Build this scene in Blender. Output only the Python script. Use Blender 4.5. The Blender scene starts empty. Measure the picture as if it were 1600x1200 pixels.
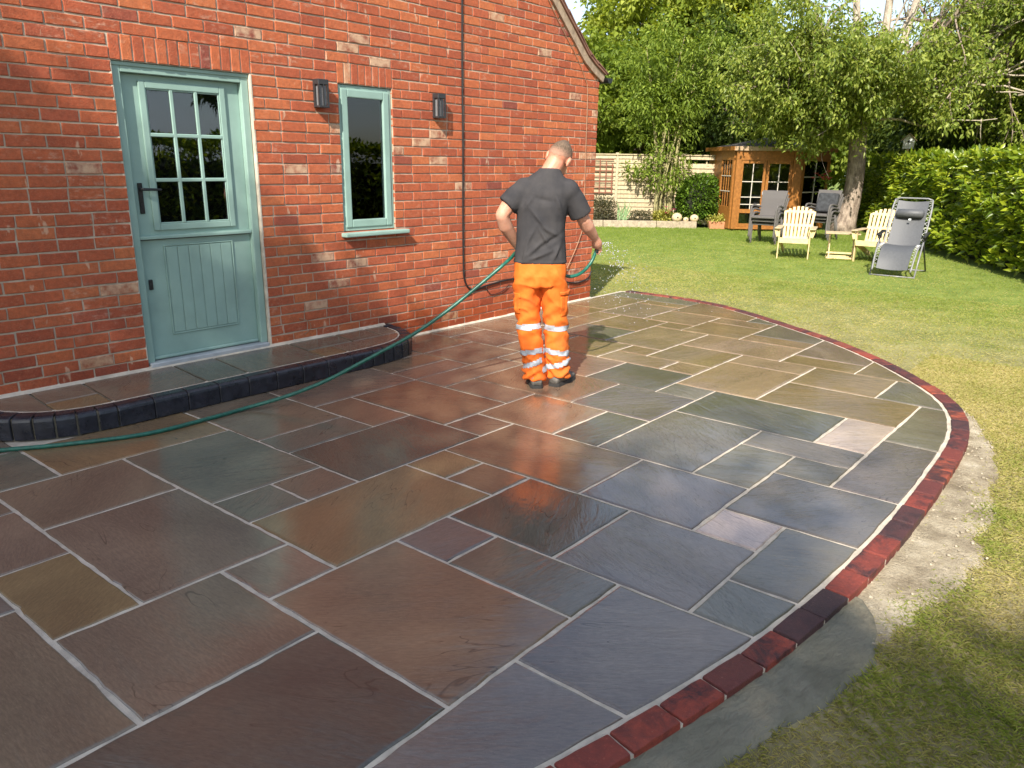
import bpy, bmesh, math, random
import numpy as np
from mathutils import Vector, Matrix, noise as mnoise

sc = bpy.context.scene
col = sc.collection
R = math.radians
rng = np.random.default_rng(7)
random.seed(7)

# ------------------------------------------------------------------ camera
cam_d = bpy.data.cameras.new('camera')
cam = bpy.data.objects.new('camera', cam_d)
col.objects.link(cam)
CR = Vector((0.6516, -0.7584, 0.0143)); CU = Vector((0.2054, 0.1944, 0.9592)); CF = Vector((0.7303, 0.6221, -0.2820))
CAMZ = 1.57
cam.matrix_world = Matrix(((CR.x, CU.x, -CF.x, 0), (CR.y, CU.y, -CF.y, 0), (CR.z, CU.z, -CF.z, CAMZ), (0, 0, 0, 1)))
cam_d.sensor_width = 36
cam_d.lens = 1178.94 / 1600 * 36
cam_d.clip_start = 0.05
cam_d.clip_end = 500
sc.camera = cam

# ------------------------------------------------------------------ light
SUN = Vector((-2.1, -1.0, 1.85)).normalized()
EL = math.asin(SUN.z)
w = bpy.data.worlds.new('World'); sc.world = w; w.use_nodes = True
nt = w.node_tree
for n in list(nt.nodes): nt.nodes.remove(n)
out = nt.nodes.new('ShaderNodeOutputWorld'); bg = nt.nodes.new('ShaderNodeBackground')
sky = nt.nodes.new('ShaderNodeTexSky'); sky.sky_type = 'NISHITA'; sky.sun_disc = False
sky.sun_elevation = EL; sky.sun_rotation = math.atan2(SUN.x, SUN.y)
sky.altitude = 50; sky.air_density = 1.0; sky.dust_density = 1.2; sky.ozone_density = 1.0
tc = nt.nodes.new('ShaderNodeTexCoord'); mp = nt.nodes.new('ShaderNodeMapping'); mp.inputs['Scale'].default_value = (1.6, 1.6, 4.0)
cn = nt.nodes.new('ShaderNodeTexNoise'); cn.inputs['Scale'].default_value = 1.7; cn.inputs['Detail'].default_value = 6; cn.inputs['Roughness'].default_value = 0.55
cr = nt.nodes.new('ShaderNodeValToRGB'); cr.color_ramp.elements[0].position = 0.42; cr.color_ramp.elements[1].position = 0.64
cr.color_ramp.elements[0].color = (0, 0, 0, 1); cr.color_ramp.elements[1].color = (0.75, 0.75, 0.75, 1)
mx = nt.nodes.new('ShaderNodeMix'); mx.data_type = 'RGBA'; mx.inputs['B'].default_value = (4.6, 5.0, 5.6, 1)
nt.links.new(tc.outputs['Generated'], mp.inputs['Vector']); nt.links.new(mp.outputs[0], cn.inputs['Vector'])
nt.links.new(cn.outputs['Fac'], cr.inputs['Fac']); nt.links.new(cr.outputs['Color'], mx.inputs['Factor'])
nt.links.new(sky.outputs['Color'], mx.inputs['A']); nt.links.new(mx.outputs['Result'], bg.inputs['Color'])
bg.inputs['Strength'].default_value = 0.13
nt.links.new(bg.outputs[0], out.inputs[0])
sun_d = bpy.data.lights.new('sun', 'SUN'); sun_d.energy = 4.7; sun_d.angle = R(0.53); sun_d.color = (1.0, 0.93, 0.82)
sun_o = bpy.data.objects.new('sun', sun_d); col.objects.link(sun_o)
sun_o.rotation_euler = (-SUN).to_track_quat('-Z', 'Y').to_euler(); sun_o.location = (-10, -5, 15)
sc.view_settings.view_transform = 'Standard'; sc.view_settings.look = 'None'
sc.view_settings.exposure = 0.98; sc.view_settings.gamma = 1.0
sc.view_settings.use_curve_mapping = False
sc.cycles.max_bounces = 8; sc.cycles.transparent_max_bounces = 8
sc.cycles.use_denoising = True

# ------------------------------------------------------------------ helpers
def tag(o, label=None, cat=None, group=None, kind=None):
    if label: o['label'] = label
    if cat: o['category'] = cat
    if group: o['group'] = group
    if kind: o['kind'] = kind
    return o

def link(name, me, m=None, parent=None, loc=None):
    o = bpy.data.objects.new(name, me); col.objects.link(o)
    if m is not None and me is not None and not me.materials: me.materials.append(m)
    if parent: o.parent = parent
    if loc is not None: o.location = loc
    return o

def empty(name, loc=(0, 0, 0), rz=0.0):
    o = bpy.data.objects.new(name, None); col.objects.link(o)
    o.location = loc; o.rotation_euler = (0, 0, rz); o.empty_display_size = 0.1
    return o

def pyd(name, V, F, m=None, parent=None, smooth=False, loc=None):
    me = bpy.data.meshes.new(name)
    me.from_pydata([tuple(map(float, v)) for v in V], [], [tuple(int(i) for i in f) for f in F])
    me.validate(); me.update()
    if smooth: me.polygons.foreach_set('use_smooth', [True] * len(me.polygons))
    return link(name, me, m, parent, loc)

def fastmesh(name, V, F, rnd=None, smooth=False):
    """V (n,3), F (m,k) equal-size faces"""
    V = np.asarray(V, np.float32); F = np.asarray(F, np.int32)
    me = bpy.data.meshes.new(name)
    me.vertices.add(len(V)); me.vertices.foreach_set('co', V.ravel())
    k = F.shape[1]
    me.loops.add(F.size); me.loops.foreach_set('vertex_index', F.ravel())
    me.polygons.add(len(F))
    me.polygons.foreach_set('loop_start', np.arange(0, F.size, k, dtype=np.int32))
    me.polygons.foreach_set('loop_total', np.full(len(F), k, np.int32))
    if smooth: me.polygons.foreach_set('use_smooth', np.ones(len(F), bool))
    if rnd is not None:
        a = me.attributes.new('rnd', 'FLOAT', 'POINT'); a.data.foreach_set('value', np.asarray(rnd, np.float32))
    me.update(calc_edges=True)
    return me

class MB:
    """collects boxes, bars and tubes into one mesh"""
    def __init__(s): s.V = []; s.F = []
    def add(s, V, F):
        b = len(s.V); s.V += [tuple(v) for v in V]; s.F += [tuple(i + b for i in f) for f in F]
    def box(s, c, d, rot=None):
        hx, hy, hz = d[0] / 2, d[1] / 2, d[2] / 2
        P = [Vector((x, y, z)) for x in (-hx, hx) for y in (-hy, hy) for z in (-hz, hz)]
        if rot is not None: P = [rot @ p for p in P]
        P = [p + Vector(c) for p in P]
        s.add(P, [(0, 1, 3, 2), (4, 6, 7, 5), (0, 4, 5, 1), (2, 3, 7, 6), (0, 2, 6, 4), (1, 5, 7, 3)])
        return s
    def bar(s, a, b, w, h, up=(0, 0, 1)):
        a, b = Vector(a), Vector(b); d = b - a; L = d.length; d.normalize()
        u = Vector(up); x = d.cross(u)
        if x.length < 1e-4: x = d.cross(Vector((1, 0, 0)))
        x.normalize(); u = x.cross(d)
        P = [q + x * sx * w / 2 + u * sz * h / 2 for q in (a, b) for sx in (-1, 1) for sz in (-1, 1)]
        s.add(P, [(0, 1, 3, 2), (4, 6, 7, 5), (0, 4, 5, 1), (2, 3, 7, 6), (0, 2, 6, 4), (1, 5, 7, 3)])
        return s
    def tube(s, pts, rad, n=8, cap=True):
        pts = [Vector(p) for p in pts]; m = len(pts)
        if not hasattr(rad, '__len__'): rad = [rad] * m
        V = []; ref = Vector((0.31, 0.17, 0.93))
        for i, p in enumerate(pts):
            t = (pts[min(i + 1, m - 1)] - pts[max(i - 1, 0)])
            if t.length < 1e-7: t = Vector((0, 0, 1))
            t.normalize()
            x = t.cross(ref)
            if x.length < 0.05: x = t.cross(Vector((1, 0, 0)))
            x.normalize(); y = t.cross(x)
            for k in range(n):
                a = 2 * math.pi * k / n
                V.append(p + (x * math.cos(a) + y * math.sin(a)) * rad[i])
        F = []
        for i in range(m - 1):
            for k in range(n):
                k2 = (k + 1) % n
                F.append((i * n + k, i * n + k2, (i + 1) * n + k2, (i + 1) * n + k))
        if cap:
            F.append(tuple(reversed(range(n)))); F.append(tuple(range((m - 1) * n, m * n)))
        s.add(V, F); return s
    def sphere(s, c, r, sub=2, sc_=(1, 1, 1), rot=None):
        bm = bmesh.new(); bmesh.ops.create_icosphere(bm, subdivisions=sub, radius=r)
        V = [Vector((v.co.x * sc_[0], v.co.y * sc_[1], v.co.z * sc_[2])) for v in bm.verts]
        if rot is not None: V = [rot @ v for v in V]
        V = [v + Vector(c) for v in V]
        F = [tuple(v.index for v in f.verts) for f in bm.faces]; bm.free()
        s.add(V, F); return s
    def loft(s, rings, cap=True):
        n = len(rings[0]); V = [p for r_ in rings for p in r_]; F = []
        for i in range(len(rings) - 1):
            for k in range(n):
                k2 = (k + 1) % n
                F.append((i * n + k, i * n + k2, (i + 1) * n + k2, (i + 1) * n + k))
        if cap:
            F.append(tuple(reversed(range(n)))); F.append(tuple(range((len(rings) - 1) * n, len(rings) * n)))
        s.add(V, F); return s
    def build(s, name, m=None, parent=None, smooth=False, bevel=0.0, seg=1, loc=None):
        me = bpy.data.meshes.new(name)
        bm = bmesh.new()
        vs = [bm.verts.new(v) for v in s.V]
        for f in s.F:
            try: bm.faces.new([vs[i] for i in f])
            except ValueError: pass
        bmesh.ops.recalc_face_normals(bm, faces=bm.faces)
        if bevel > 0:
            es = [e for e in bm.edges if len(e.link_faces) == 2 and e.calc_face_angle(0) > 0.5]
            bmesh.ops.bevel(bm, geom=es, offset=bevel, segments=seg, affect='EDGES', profile=0.6)
        bm.to_mesh(me); bm.free()
        if smooth: me.polygons.foreach_set('use_smooth', [True] * len(me.polygons))
        return link(name, me, m, parent, loc)

def catmull(pts, k=8):
    pts = [Vector(p) for p in pts]; o = []
    for i in range(len(pts) - 1):
        p0 = pts[max(i - 1, 0)]; p1 = pts[i]; p2 = pts[i + 1]; p3 = pts[min(i + 2, len(pts) - 1)]
        for j in range(k):
            t = j / k
            o.append(0.5 * ((2 * p1) + (p2 - p0) * t + (2 * p0 - 5 * p1 + 4 * p2 - p3) * t * t + (3 * p1 - p0 - 3 * p2 + p3) * t ** 3))
    o.append(pts[-1]); return o

def visible_px(P):
    d = Vector(P) - Vector((0, 0, CAMZ)); z = d.dot(CF)
    if z < 0.1: return None
    return 800 + 1178.94 * d.dot(CR) / z, 600 - 1178.94 * d.dot(CU) / z, z

# ------------------------------------------------------------------ materials
class Mat:
    def __init__(s, name):
        s.m = bpy.data.materials.new(name); s.m.use_nodes = True; s.nt = s.m.node_tree
        for n in list(s.nt.nodes): s.nt.nodes.remove(n)
        s.out = s.nt.nodes.new('ShaderNodeOutputMaterial')
    def n(s, t, **kw):
        nd = s.nt.nodes.new('ShaderNode' + t)
        for k, v in kw.items():
            if k.startswith('i_'):
                key = k[2:].replace('_', ' ')
                inp = nd.inputs[int(key)] if key.isdigit() else nd.inputs[key]
                if isinstance(v, bpy.types.NodeSocket): s.nt.links.new(v, inp)
                else: inp.default_value = v
            else: setattr(nd, k, v)
        return nd
    def math(s, op, a, b=0.0, clamp=False):
        nd = s.n('Math', operation=op, use_clamp=clamp)
        for i, v in enumerate((a, b)):
            if isinstance(v, bpy.types.NodeSocket): s.nt.links.new(v, nd.inputs[i])
            else: nd.inputs[i].default_value = v
        return nd.outputs[0]
    def mix(s, f, a, b, blend='MIX'):
        nd = s.n('Mix', data_type='RGBA', blend_type=blend)
        for k, v in (('Factor', f), ('A', a), ('B', b)):
            if isinstance(v, bpy.types.NodeSocket): s.nt.links.new(v, nd.inputs[k])
            elif k == 'Factor': nd.inputs[k].default_value = v
            else: nd.inputs[k].default_value = (*v, 1) if len(v) == 3 else v
        return nd.outputs['Result']
    def ramp(s, f, stops, interp='LINEAR'):
        nd = s.n('ValToRGB'); cr = nd.color_ramp; cr.interpolation = interp
        while len(cr.elements) < len(stops): cr.elements.new(0.5)
        for e, (p, c) in zip(cr.elements, stops):
            e.position = p; e.color = (*c, 1) if len(c) == 3 else c
        s.nt.links.new(f, nd.inputs['Fac']); return nd.outputs['Color']
    def noise(s, scale, detail=4, rough=0.55, vec=None, dist=0.0, out='Fac'):
        nd = s.n('TexNoise'); nd.inputs['Scale'].default_value = scale; nd.inputs['Detail'].default_value = detail
        nd.inputs['Roughness'].default_value = rough; nd.inputs['Distortion'].default_value = dist
        if vec is not None: s.nt.links.new(vec, nd.inputs['Vector'])
        return nd.outputs[out]
    def pos(s): return s.n('NewGeometry').outputs['Position']
    def obj(s): return s.n('TexCoord').outputs['Object']
    def mapping(s, vec, scale=(1, 1, 1), rot=(0, 0, 0), loc=(0, 0, 0)):
        nd = s.n('Mapping'); nd.inputs['Scale'].default_value = scale; nd.inputs['Rotation'].default_value = rot; nd.inputs['Location'].default_value = loc
        s.nt.links.new(vec, nd.inputs['Vector']); return nd.outputs[0]
    def attr(s, name='rnd'): return s.n('Attribute', attribute_name=name).outputs['Fac']
    def mr(s, v, a, b, c=0.0, d=1.0):
        nd = s.n('MapRange'); s.nt.links.new(v, nd.inputs['Value'])
        for k, x in zip(('From Min', 'From Max', 'To Min', 'To Max'), (a, b, c, d)):
            if isinstance(x, bpy.types.NodeSocket): s.nt.links.new(x, nd.inputs[k])
            else: nd.inputs[k].default_value = x
        return nd.outputs[0]
    def bump(s, h, strength=0.5, dist=0.01, normal=None):
        nd = s.n('Bump'); nd.inputs['Distance'].default_value = dist
        if isinstance(strength, bpy.types.NodeSocket): s.nt.links.new(strength, nd.inputs['Strength'])
        else: nd.inputs['Strength'].default_value = strength
        s.nt.links.new(h, nd.inputs['Height'])
        if normal is not None: s.nt.links.new(normal, nd.inputs['Normal'])
        return nd.outputs[0]
    def principled(s, color, rough=0.6, normal=None, spec=0.5, metal=0.0, **kw):
        p = s.n('BsdfPrincipled')
        for k, v in (('Base Color', color), ('Roughness', rough), ('Specular IOR Level', spec), ('Metallic', metal)):
            if isinstance(v, bpy.types.NodeSocket): s.nt.links.new(v, p.inputs[k])
            else: p.inputs[k].default_value = (*v, 1) if (k == 'Base Color' and len(v) == 3) else v
        for k, v in kw.items():
            key = k.replace('_', ' ')
            if isinstance(v, bpy.types.NodeSocket): s.nt.links.new(v, p.inputs[key])
            else: p.inputs[key].default_value = v
        if normal is not None: s.nt.links.new(normal, p.inputs['Normal'])
        s.nt.links.new(p.outputs[0], s.out.inputs[0]); return p

def simple(name, c, rough=0.6, var=0.15, scale=20, bump=0.0, bscale=80, spec=0.5, metal=0.0):
    m = Mat(name)
    nz = m.noise(scale, 4, vec=m.obj())
    a = tuple(max(0, x * (1 - var)) for x in c); b = tuple(min(1, x * (1 + var)) for x in c)
    cc = m.mix(m.mr(nz, 0.3, 0.7), a, b)
    nrm = m.bump(m.noise(bscale, 3, vec=m.obj()), bump, 0.004) if bump else None
    m.principled(cc, m.mr(nz, 0.2, 0.8, max(0.02, rough - 0.08), min(1, rough + 0.08)), nrm, spec, metal)
    return m.m

def mat_brick():
    m = Mat('red_brick')
    r0 = m.n('ObjectInfo').outputs['Random']
    rv = m.math('FRACT', m.math('ADD', m.math('MULTIPLY', r0, 7.31), m.attr()))
    base = m.ramp(rv, [(0.0, (0.28, 0.062, 0.030)), (0.15, (0.39, 0.098, 0.040)), (0.32, (0.32, 0.073, 0.034)), (0.5, (0.42, 0.112, 0.042)), (0.66, (0.36, 0.083, 0.037)), (0.82, (0.45, 0.134, 0.050)), (0.92, (0.38, 0.092, 0.042)), (0.96, (0.20, 0.050, 0.036)), (1.0, (0.42, 0.17, 0.085))])
    P = m.pos()
    n1 = m.noise(38, 5, 0.6, P)
    c = m.mix(m.mr(n1, 0.3, 0.75), m.mix(1.0, base, (0.80, 0.78, 0.78), 'MULTIPLY'), m.mix(1.0, base, (1.28, 1.25, 1.2), 'MULTIPLY'))
    c = m.mix(m.mr(m.noise(75, 4, 0.75, m.mapping(P, (1, 1, 1.6))), 0.52, 0.72, 0, 0.4), c, (0.50, 0.27, 0.16))
    c = m.mix(m.mr(m.noise(160, 3, 0.7, P), 0.56, 0.75, 0, 0.55), c, (0.2, 0.05, 0.03))
    # lime bloom and paint remains
    e = m.math('MULTIPLY', m.mr(m.noise(2.3, 4, 0.6, P), 0.52, 0.72), m.mr(m.noise(17, 4, 0.6, m.mapping(P, (1, 1, 2.2))), 0.52, 0.70))
    c = m.mix(m.math('MULTIPLY', e, 0.75), c, (0.62, 0.46, 0.34))
    e2 = m.mr(m.noise(6.5, 3, 0.5, m.mapping(P, (2.6, 1, 0.8), loc=(3, 0, 1))), 0.69, 0.73)
    c = m.mix(m.math('MULTIPLY', e2, 0.4), c, (0.72, 0.60, 0.43))
    pale = m.math('MULTIPLY', m.mr(rv, 0.962, 0.966), m.mr(m.noise(16, 3, 0.6, P), 0.35, 0.6))
    c = m.mix(m.math('MULTIPLY', pale, 0.7), c, (0.60, 0.42, 0.27))
    z = m.n('SeparateXYZ'); m.nt.links.new(P, z.inputs[0])
    wet = m.mr(m.math('ADD', z.outputs['Z'], m.math('MULTIPLY', m.noise(2.5, 3, 0.5, P), 0.5)), 0.54, 0.36)
    c = m.mix(wet, c, m.mix(1.0, c, (0.78, 0.62, 0.5), 'MULTIPLY'))
    nrm = m.bump(m.noise(95, 6, 0.72, P), 0.85, 0.006)
    m.principled(c, m.mr(wet, 0, 1, 0.85, 0.38), nrm, 0.35)
    return m.m

def mat_mortar(name='lime_mortar', c=(0.47, 0.385, 0.29)):
    m = Mat(name); P = m.pos()
    n1 = m.noise(14, 5, 0.6, P)
    cc = m.mix(m.mr(n1, 0.3, 0.7), tuple(x * 0.72 for x in c), tuple(x * 1.16 for x in c))
    m.principled(cc, 0.9, m.bump(m.noise(260, 3, 0.7, P), 0.7, 0.004), 0.2)
    return m.m

def mat_slab():
    m = Mat('wet_sandstone')
    oi = m.n('ObjectInfo')
    off = m.n('CombineXYZ'); r0 = oi.outputs['Random']
    m.nt.links.new(m.math('MULTIPLY', r0, 37.0), off.inputs[0]); m.nt.links.new(m.math('MULTIPLY', r0, 91.0), off.inputs[1])
    P = m.n('VectorMath', operation='ADD'); m.nt.links.new(m.obj(), P.inputs[0]); m.nt.links.new(off.outputs[0], P.inputs[1]); P = P.outputs[0]
    rr = m.n('VectorRotate', rotation_type='Z_AXIS'); m.nt.links.new(P, rr.inputs['Vector']); m.nt.links.new(m.math('MULTIPLY', r0, 6.3), rr.inputs['Angle'])
    S = m.mapping(rr.outputs[0], (1.0, 3.6, 1.0))
    base = oi.outputs['Color']
    bands = m.noise(1.5, 4, 0.55, m.mapping(rr.outputs[0], (1.0, 1.7, 1.0)), 0.5)
    c = m.mix(m.mr(bands, 0.32, 0.70), m.mix(1.0, base, (0.80, 0.77, 0.77), 'MULTIPLY'), m.mix(1.0, base, (1.20, 1.16, 1.10), 'MULTIPLY'))
    grain = m.noise(26, 5, 0.7, m.mapping(rr.outputs[0], (1.0, 4.5, 1.0)), 0.2)
    c = m.mix(m.mr(grain, 0.40, 0.70, 0, 0.75), m.mix(1.0, c, (0.93, 0.93, 0.93), 'MULTIPLY'), m.mix(1.0, c, (1.40, 1.36, 1.30), 'MULTIPLY'))
    c = m.mix(m.mr(m.noise(120, 3, 0.7, P), 0.60, 0.78, 0, 0.5), c, m.mix(1.0, base, (1.9, 1.85, 1.8), 'MULTIPLY'))
    c = m.mix(m.mr(m.noise(0.8, 4, 0.55, P), 0.50, 0.72, 0, 0.28), c, (0.140, 0.078, 0.040))
    v = m.noise(1.3, 3, 0.55, S, 0.9)
    vein = m.mr(m.math('ABSOLUTE', m.math('SUBTRACT', v, 0.5)), 0.0, 0.006, 1, 0)
    vein = m.math('MULTIPLY', vein, m.mr(m.noise(2.0, 2, 0.5, P), 0.5, 0.6))
    c = m.mix(m.math('MULTIPLY', vein, 0.6), c, (0.030, 0.022, 0.018))
    rl = m.math('FRACT', m.math('MULTIPLY', m.noise(3.4, 5, 0.6, S, 1.0), 9.0))
    edge = m.math('MULTIPLY', m.mr(rl, 0.0, 0.10, 1, 0), m.mr(m.noise(1.1, 3, 0.5, P), 0.46, 0.58))
    c = m.mix(m.math('MULTIPLY', edge, 0.38), c, m.mix(1.0, base, (0.45, 0.42, 0.42), 'MULTIPLY'))
    # film of water lying on the riven face
    W = m.pos()
    pud = m.mr(m.noise(1.15, 5, 0.62, W, 0.4), 0.39, 0.54)
    rough = m.math('ADD', m.mr(pud, 0, 1, 0.20, 0.03), m.mr(grain, 0.3, 0.7, 0.0, 0.05))
    terr = m.noise(3.4, 5, 0.6, S, 1.0)
    step_ = m.math('ADD', m.math('MULTIPLY', m.math('FLOOR', m.math('MULTIPLY', terr, 9.0)), 0.075), m.math('MULTIPLY', terr, 0.55))
    h = m.math('ADD', step_, m.math('ADD', m.math('MULTIPLY', grain, 0.10), m.math('MULTIPLY', m.noise(70, 4, 0.6, P), 0.035)))
    st = m.mr(pud, 0, 1, 0.62, 0.22)
    nrm = m.bump(h, st, 0.016)
    m.principled(c, rough, nrm, 0.72)
    return m.m

def mat_paver():
    m = Mat('clay_paver')
    r0 = m.n('ObjectInfo').outputs['Random']
    base = m.ramp(r0, [(0.0, (0.29, 0.058, 0.036)), (0.16, (0.17, 0.038, 0.030)), (0.28, (0.10, 0.035, 0.033)), (0.42, (0.20, 0.044, 0.032)), (0.52, (0.050, 0.030, 0.033)), (0.58, (0.13, 0.038, 0.033)), (0.76, (0.31, 0.072, 0.038)), (0.88, (0.11, 0.034, 0.033)), (1.0, (0.22, 0.048, 0.032))])
    P = m.pos()
    burn = m.math('MULTIPLY', m.mr(m.noise(11, 5, 0.7, P, 0.5), 0.42, 0.60), m.mr(m.math('FRACT', m.math('MULTIPLY', r0, 13.7)), 0.0, 0.6))
    c = m.mix(m.math('MULTIPLY', burn, 0.85), base, (0.026, 0.020, 0.024))
    c = m.mix(m.mr(m.noise(55, 5, 0.75, P), 0.5, 0.75, 0, 0.45), c, m.mix(1.0, c, (1.9, 1.7, 1.5), 'MULTIPLY'))
    c = m.mix(m.mr(m.noise(110, 4, 0.7, P), 0.63, 0.75, 0, 0.5), c, (0.36, 0.22, 0.16))
    m.principled(c, m.mr(m.noise(4, 3, 0.5, P), 0.35, 0.65, 0.7, 0.42), m.bump(m.noise(70, 6, 0.75, P), 1.0, 0.008), 0.3)
    return m.m

def mat_bluebrick():
    m = Mat('blue_engineering_brick'); P = m.pos()
    c = m.mix(m.mr(m.noise(20, 4, 0.6, P), 0.35, 0.7), (0.010, 0.011, 0.016), (0.026, 0.028, 0.038))
    m.principled(c, m.mr(m.noise(12, 4, 0.6, P), 0.3, 0.7, 0.18, 0.42), m.bump(m.noise(60, 4, 0.6, P), 0.35, 0.004), 0.5)
    return m.m

def mat_ground(name, stops, scale=3.0, rough=0.95, bs=0.8, bscale=50):
    m = Mat(name); P = m.pos()
    n = m.math('ADD', m.math('MULTIPLY', m.noise(scale, 6, 0.65, P), 0.75), m.math('MULTIPLY', m.noise(scale * 23, 4, 0.7, P), 0.25))
    c = m.ramp(n, stops)
    m.principled(c, rough, m.bump(m.noise(bscale, 6, 0.7, P), bs, 0.02), 0.2)
    return m.m

def mat_leaf(name, stops, rough=0.42, trans=0.32, spec=0.45):
    m = Mat(name)
    c = m.ramp(m.attr(), stops)
    c = m.mix(m.mr(m.noise(0.8, 3, 0.6, m.pos()), 0.3, 0.7, 0, 0.5), c, m.mix(1.0, c, (0.72, 0.78, 0.7), 'MULTIPLY'))
    p = m.principled(c, rough, None, spec)
    t = m.n('BsdfTranslucent'); m.nt.links.new(m.mix(1.0, c, (1.35, 1.25, 0.5), 'MULTIPLY'), t.inputs[0])
    mx_ = m.n('MixShader'); mx_.inputs[0].default_value = trans
    m.nt.links.new(p.outputs[0], mx_.inputs[1]); m.nt.links.new(t.outputs[0], mx_.inputs[2]); m.nt.links.new(mx_.outputs[0], m.out.inputs[0])
    return m.m

def mat_wood(name, c, dark=0.55, scale=(1, 1, 1), rough=0.6):
    m = Mat(name); P = m.mapping(m.obj(), scale)
    n1 = m.noise(18, 5, 0.6, P, 0.4)
    cc = m.mix(m.mr(n1, 0.3, 0.7), tuple(x * dark for x in c), tuple(min(1, x * 1.15) for x in c))
    r0 = m.n('ObjectInfo').outputs['Random']
    cc = m.mix(m.mr(r0, 0, 1, 0, 0.35), cc, m.mix(1.0, cc, (0.72, 0.68, 0.62), 'MULTIPLY'))
    m.principled(cc, rough, m.bump(n1, 0.3, 0.004), 0.35); return m.m

def mat_bark(name, a, b):
    m = Mat(name); P = m.pos()
    n1 = m.noise(9, 6, 0.7, m.mapping(P, (1, 1, 0.45)))
    m.principled(m.mix(m.mr(n1, 0.35, 0.68), a, b), 0.9, m.bump(n1, 1.0, 0.05), 0.15); return m.m

def mat_glass():
    m = Mat('window_glass')
    g = m.n('BsdfGlossy'); g.inputs['Roughness'].default_value = 0.015; g.inputs['Color'].default_value = (0.92, 0.95, 1, 1)
    t = m.n('BsdfTransparent'); t.inputs['Color'].default_value = (0.62, 0.68, 0.68, 1)
    fr = m.n('Fresnel'); fr.inputs['IOR'].default_value = 1.75
    # old float glass is never dead flat
    nrm = m.bump(m.noise(2.2, 2, 0.5, m.pos()), 0.05, 0.01)
    m.nt.links.new(nrm, g.inputs['Normal'])
    ms = m.n('MixShader')
    m.nt.links.new(fr.outputs[0], ms.inputs[0]); m.nt.links.new(t.outputs[0], ms.inputs[1]); m.nt.links.new(g.outputs[0], ms.inputs[2])
    m.nt.links.new(ms.outputs[0], m.out.inputs[0]); return m.m

BRICK = mat_brick(); MORTAR = mat_mortar(); SLAB = mat_slab(); PAVER = mat_paver(); BLUE = mat_bluebrick()
POINT = mat_mortar('pale_pointing', (0.56, 0.49, 0.39)); GLASS = mat_glass()
SAGE = simple('sage_paint', (0.245, 0.365, 0.315), 0.40, 0.09, 5, 0.16, 160, 0.4)
WHITE = simple('white_upvc', (0.66, 0.70, 0.68), 0.35, 0.05)
BLACK = simple('black_metal', (0.012, 0.012, 0.013), 0.35, 0.2)
GREYM = simple('grey_metal', (0.028, 0.028, 0.030), 0.4, 0.15)
LENS = simple('frosted_lens', (0.16, 0.16, 0.165), 0.3, 0.1)
DARKIN = simple('dark_interior', (0.010, 0.010, 0.011), 0.9, 0.2)  # near-black stands in for unlit room and hole insides
REDIN = simple('red_curtain', (0.20, 0.012, 0.014), 0.8, 0.2)
LEAD = simple('lead_grey', (0.36, 0.38, 0.39), 0.55, 0.1)
BOARD = mat_wood('weathered_bargeboard', (0.36, 0.27, 0.19), 0.6, (1, 1, 1), 0.8)
TILE = simple('roof_tile', (0.20, 0.10, 0.07), 0.85, 0.3, 6, 0.6, 40)

# ------------------------------------------------------------------ plan geometry of the patio
TB = 0.0388                      # slab joints run 2.2 degrees off square to the house
WY = 5.175                       # face of the house wall
CX = 7.51                        # house corner
curve = [(-1.35, 3.6), (-1.15, 2.75), (-0.72, 2.1), (-0.2, 1.66), (0.3, 1.37), (0.8, 1.17), (1.313, 1.022), (1.77, 0.914), (2.17, 0.836), (2.6, 0.783), (3.0, 0.754), (3.4, 0.742), (3.8, 0.741), (4.2, 0.747), (4.6, 0.759), (5.0, 0.786), (5.3, 0.836), (5.55, 0.902), (5.79, 1.0), (6.03, 1.145), (6.32, 1.37), (6.66, 1.67), (6.95, 1.97), (7.22, 2.3), (7.47, 2.68), (7.71, 3.06), (7.93, 3.42), (8.1, 3.76), (8.2, 4.1), (8.24, 4.45), (8.245, 4.85), (8.22, 5.17)]
CUR = [Vector((p.x, p.y)) for p in catmull([(x, y, 0) for x, y in curve], 5)]

def hull(P):
    P = sorted(set((round(p[0], 5), round(p[1], 5)) for p in P))
    def half(Q):
        h = []
        for p in Q:
            while len(h) >= 2 and (h[-1][0] - h[-2][0]) * (p[1] - h[-2][1]) - (h[-1][1] - h[-2][1]) * (p[0] - h[-2][0]) <= 0: h.pop()
            h.append(p)
        return h
    a = half(P); b = half(P[::-1]); return a[:-1] + b[:-1]

def clip(poly, region):
    """Sutherland-Hodgman against a convex counter-clockwise region"""
    for i in range(len(region)):
        a, b = region[i], region[(i + 1) % len(region)]
        def side(p): return (b[0] - a[0]) * (p[1] - a[1]) - (b[1] - a[1]) * (p[0] - a[0])
        o = []
        for k in range(len(poly)):
            p, q = poly[k], poly[(k + 1) % len(poly)]; sp, sq = side(p), side(q)
            if sp >= 0: o.append(p)
            if (sp >= 0) != (sq >= 0):
                t = sp / (sp - sq); o.append((p[0] + (q[0] - p[0]) * t, p[1] + (q[1] - p[1]) * t))
        poly = o
        if not poly: return []
    return poly

def parea(p): return 0.5 * sum(p[i][0] * p[(i + 1) % len(p)][1] - p[(i + 1) % len(p)][0] * p[i][1] for i in range(len(p)))

HULL = hull([(p.x, p.y) for p in CUR] + [(-1.35, WY + 0.05), (8.22, WY + 0.03)])

def offset_curve(d):
    o = []
    for i, p in enumerate(CUR):
        t = (CUR[min(i + 1, len(CUR) - 1)] - CUR[max(i - 1, 0)]).normalized()
        o.append(p + Vector((t.y, -t.x)) * d)
    return o

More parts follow.
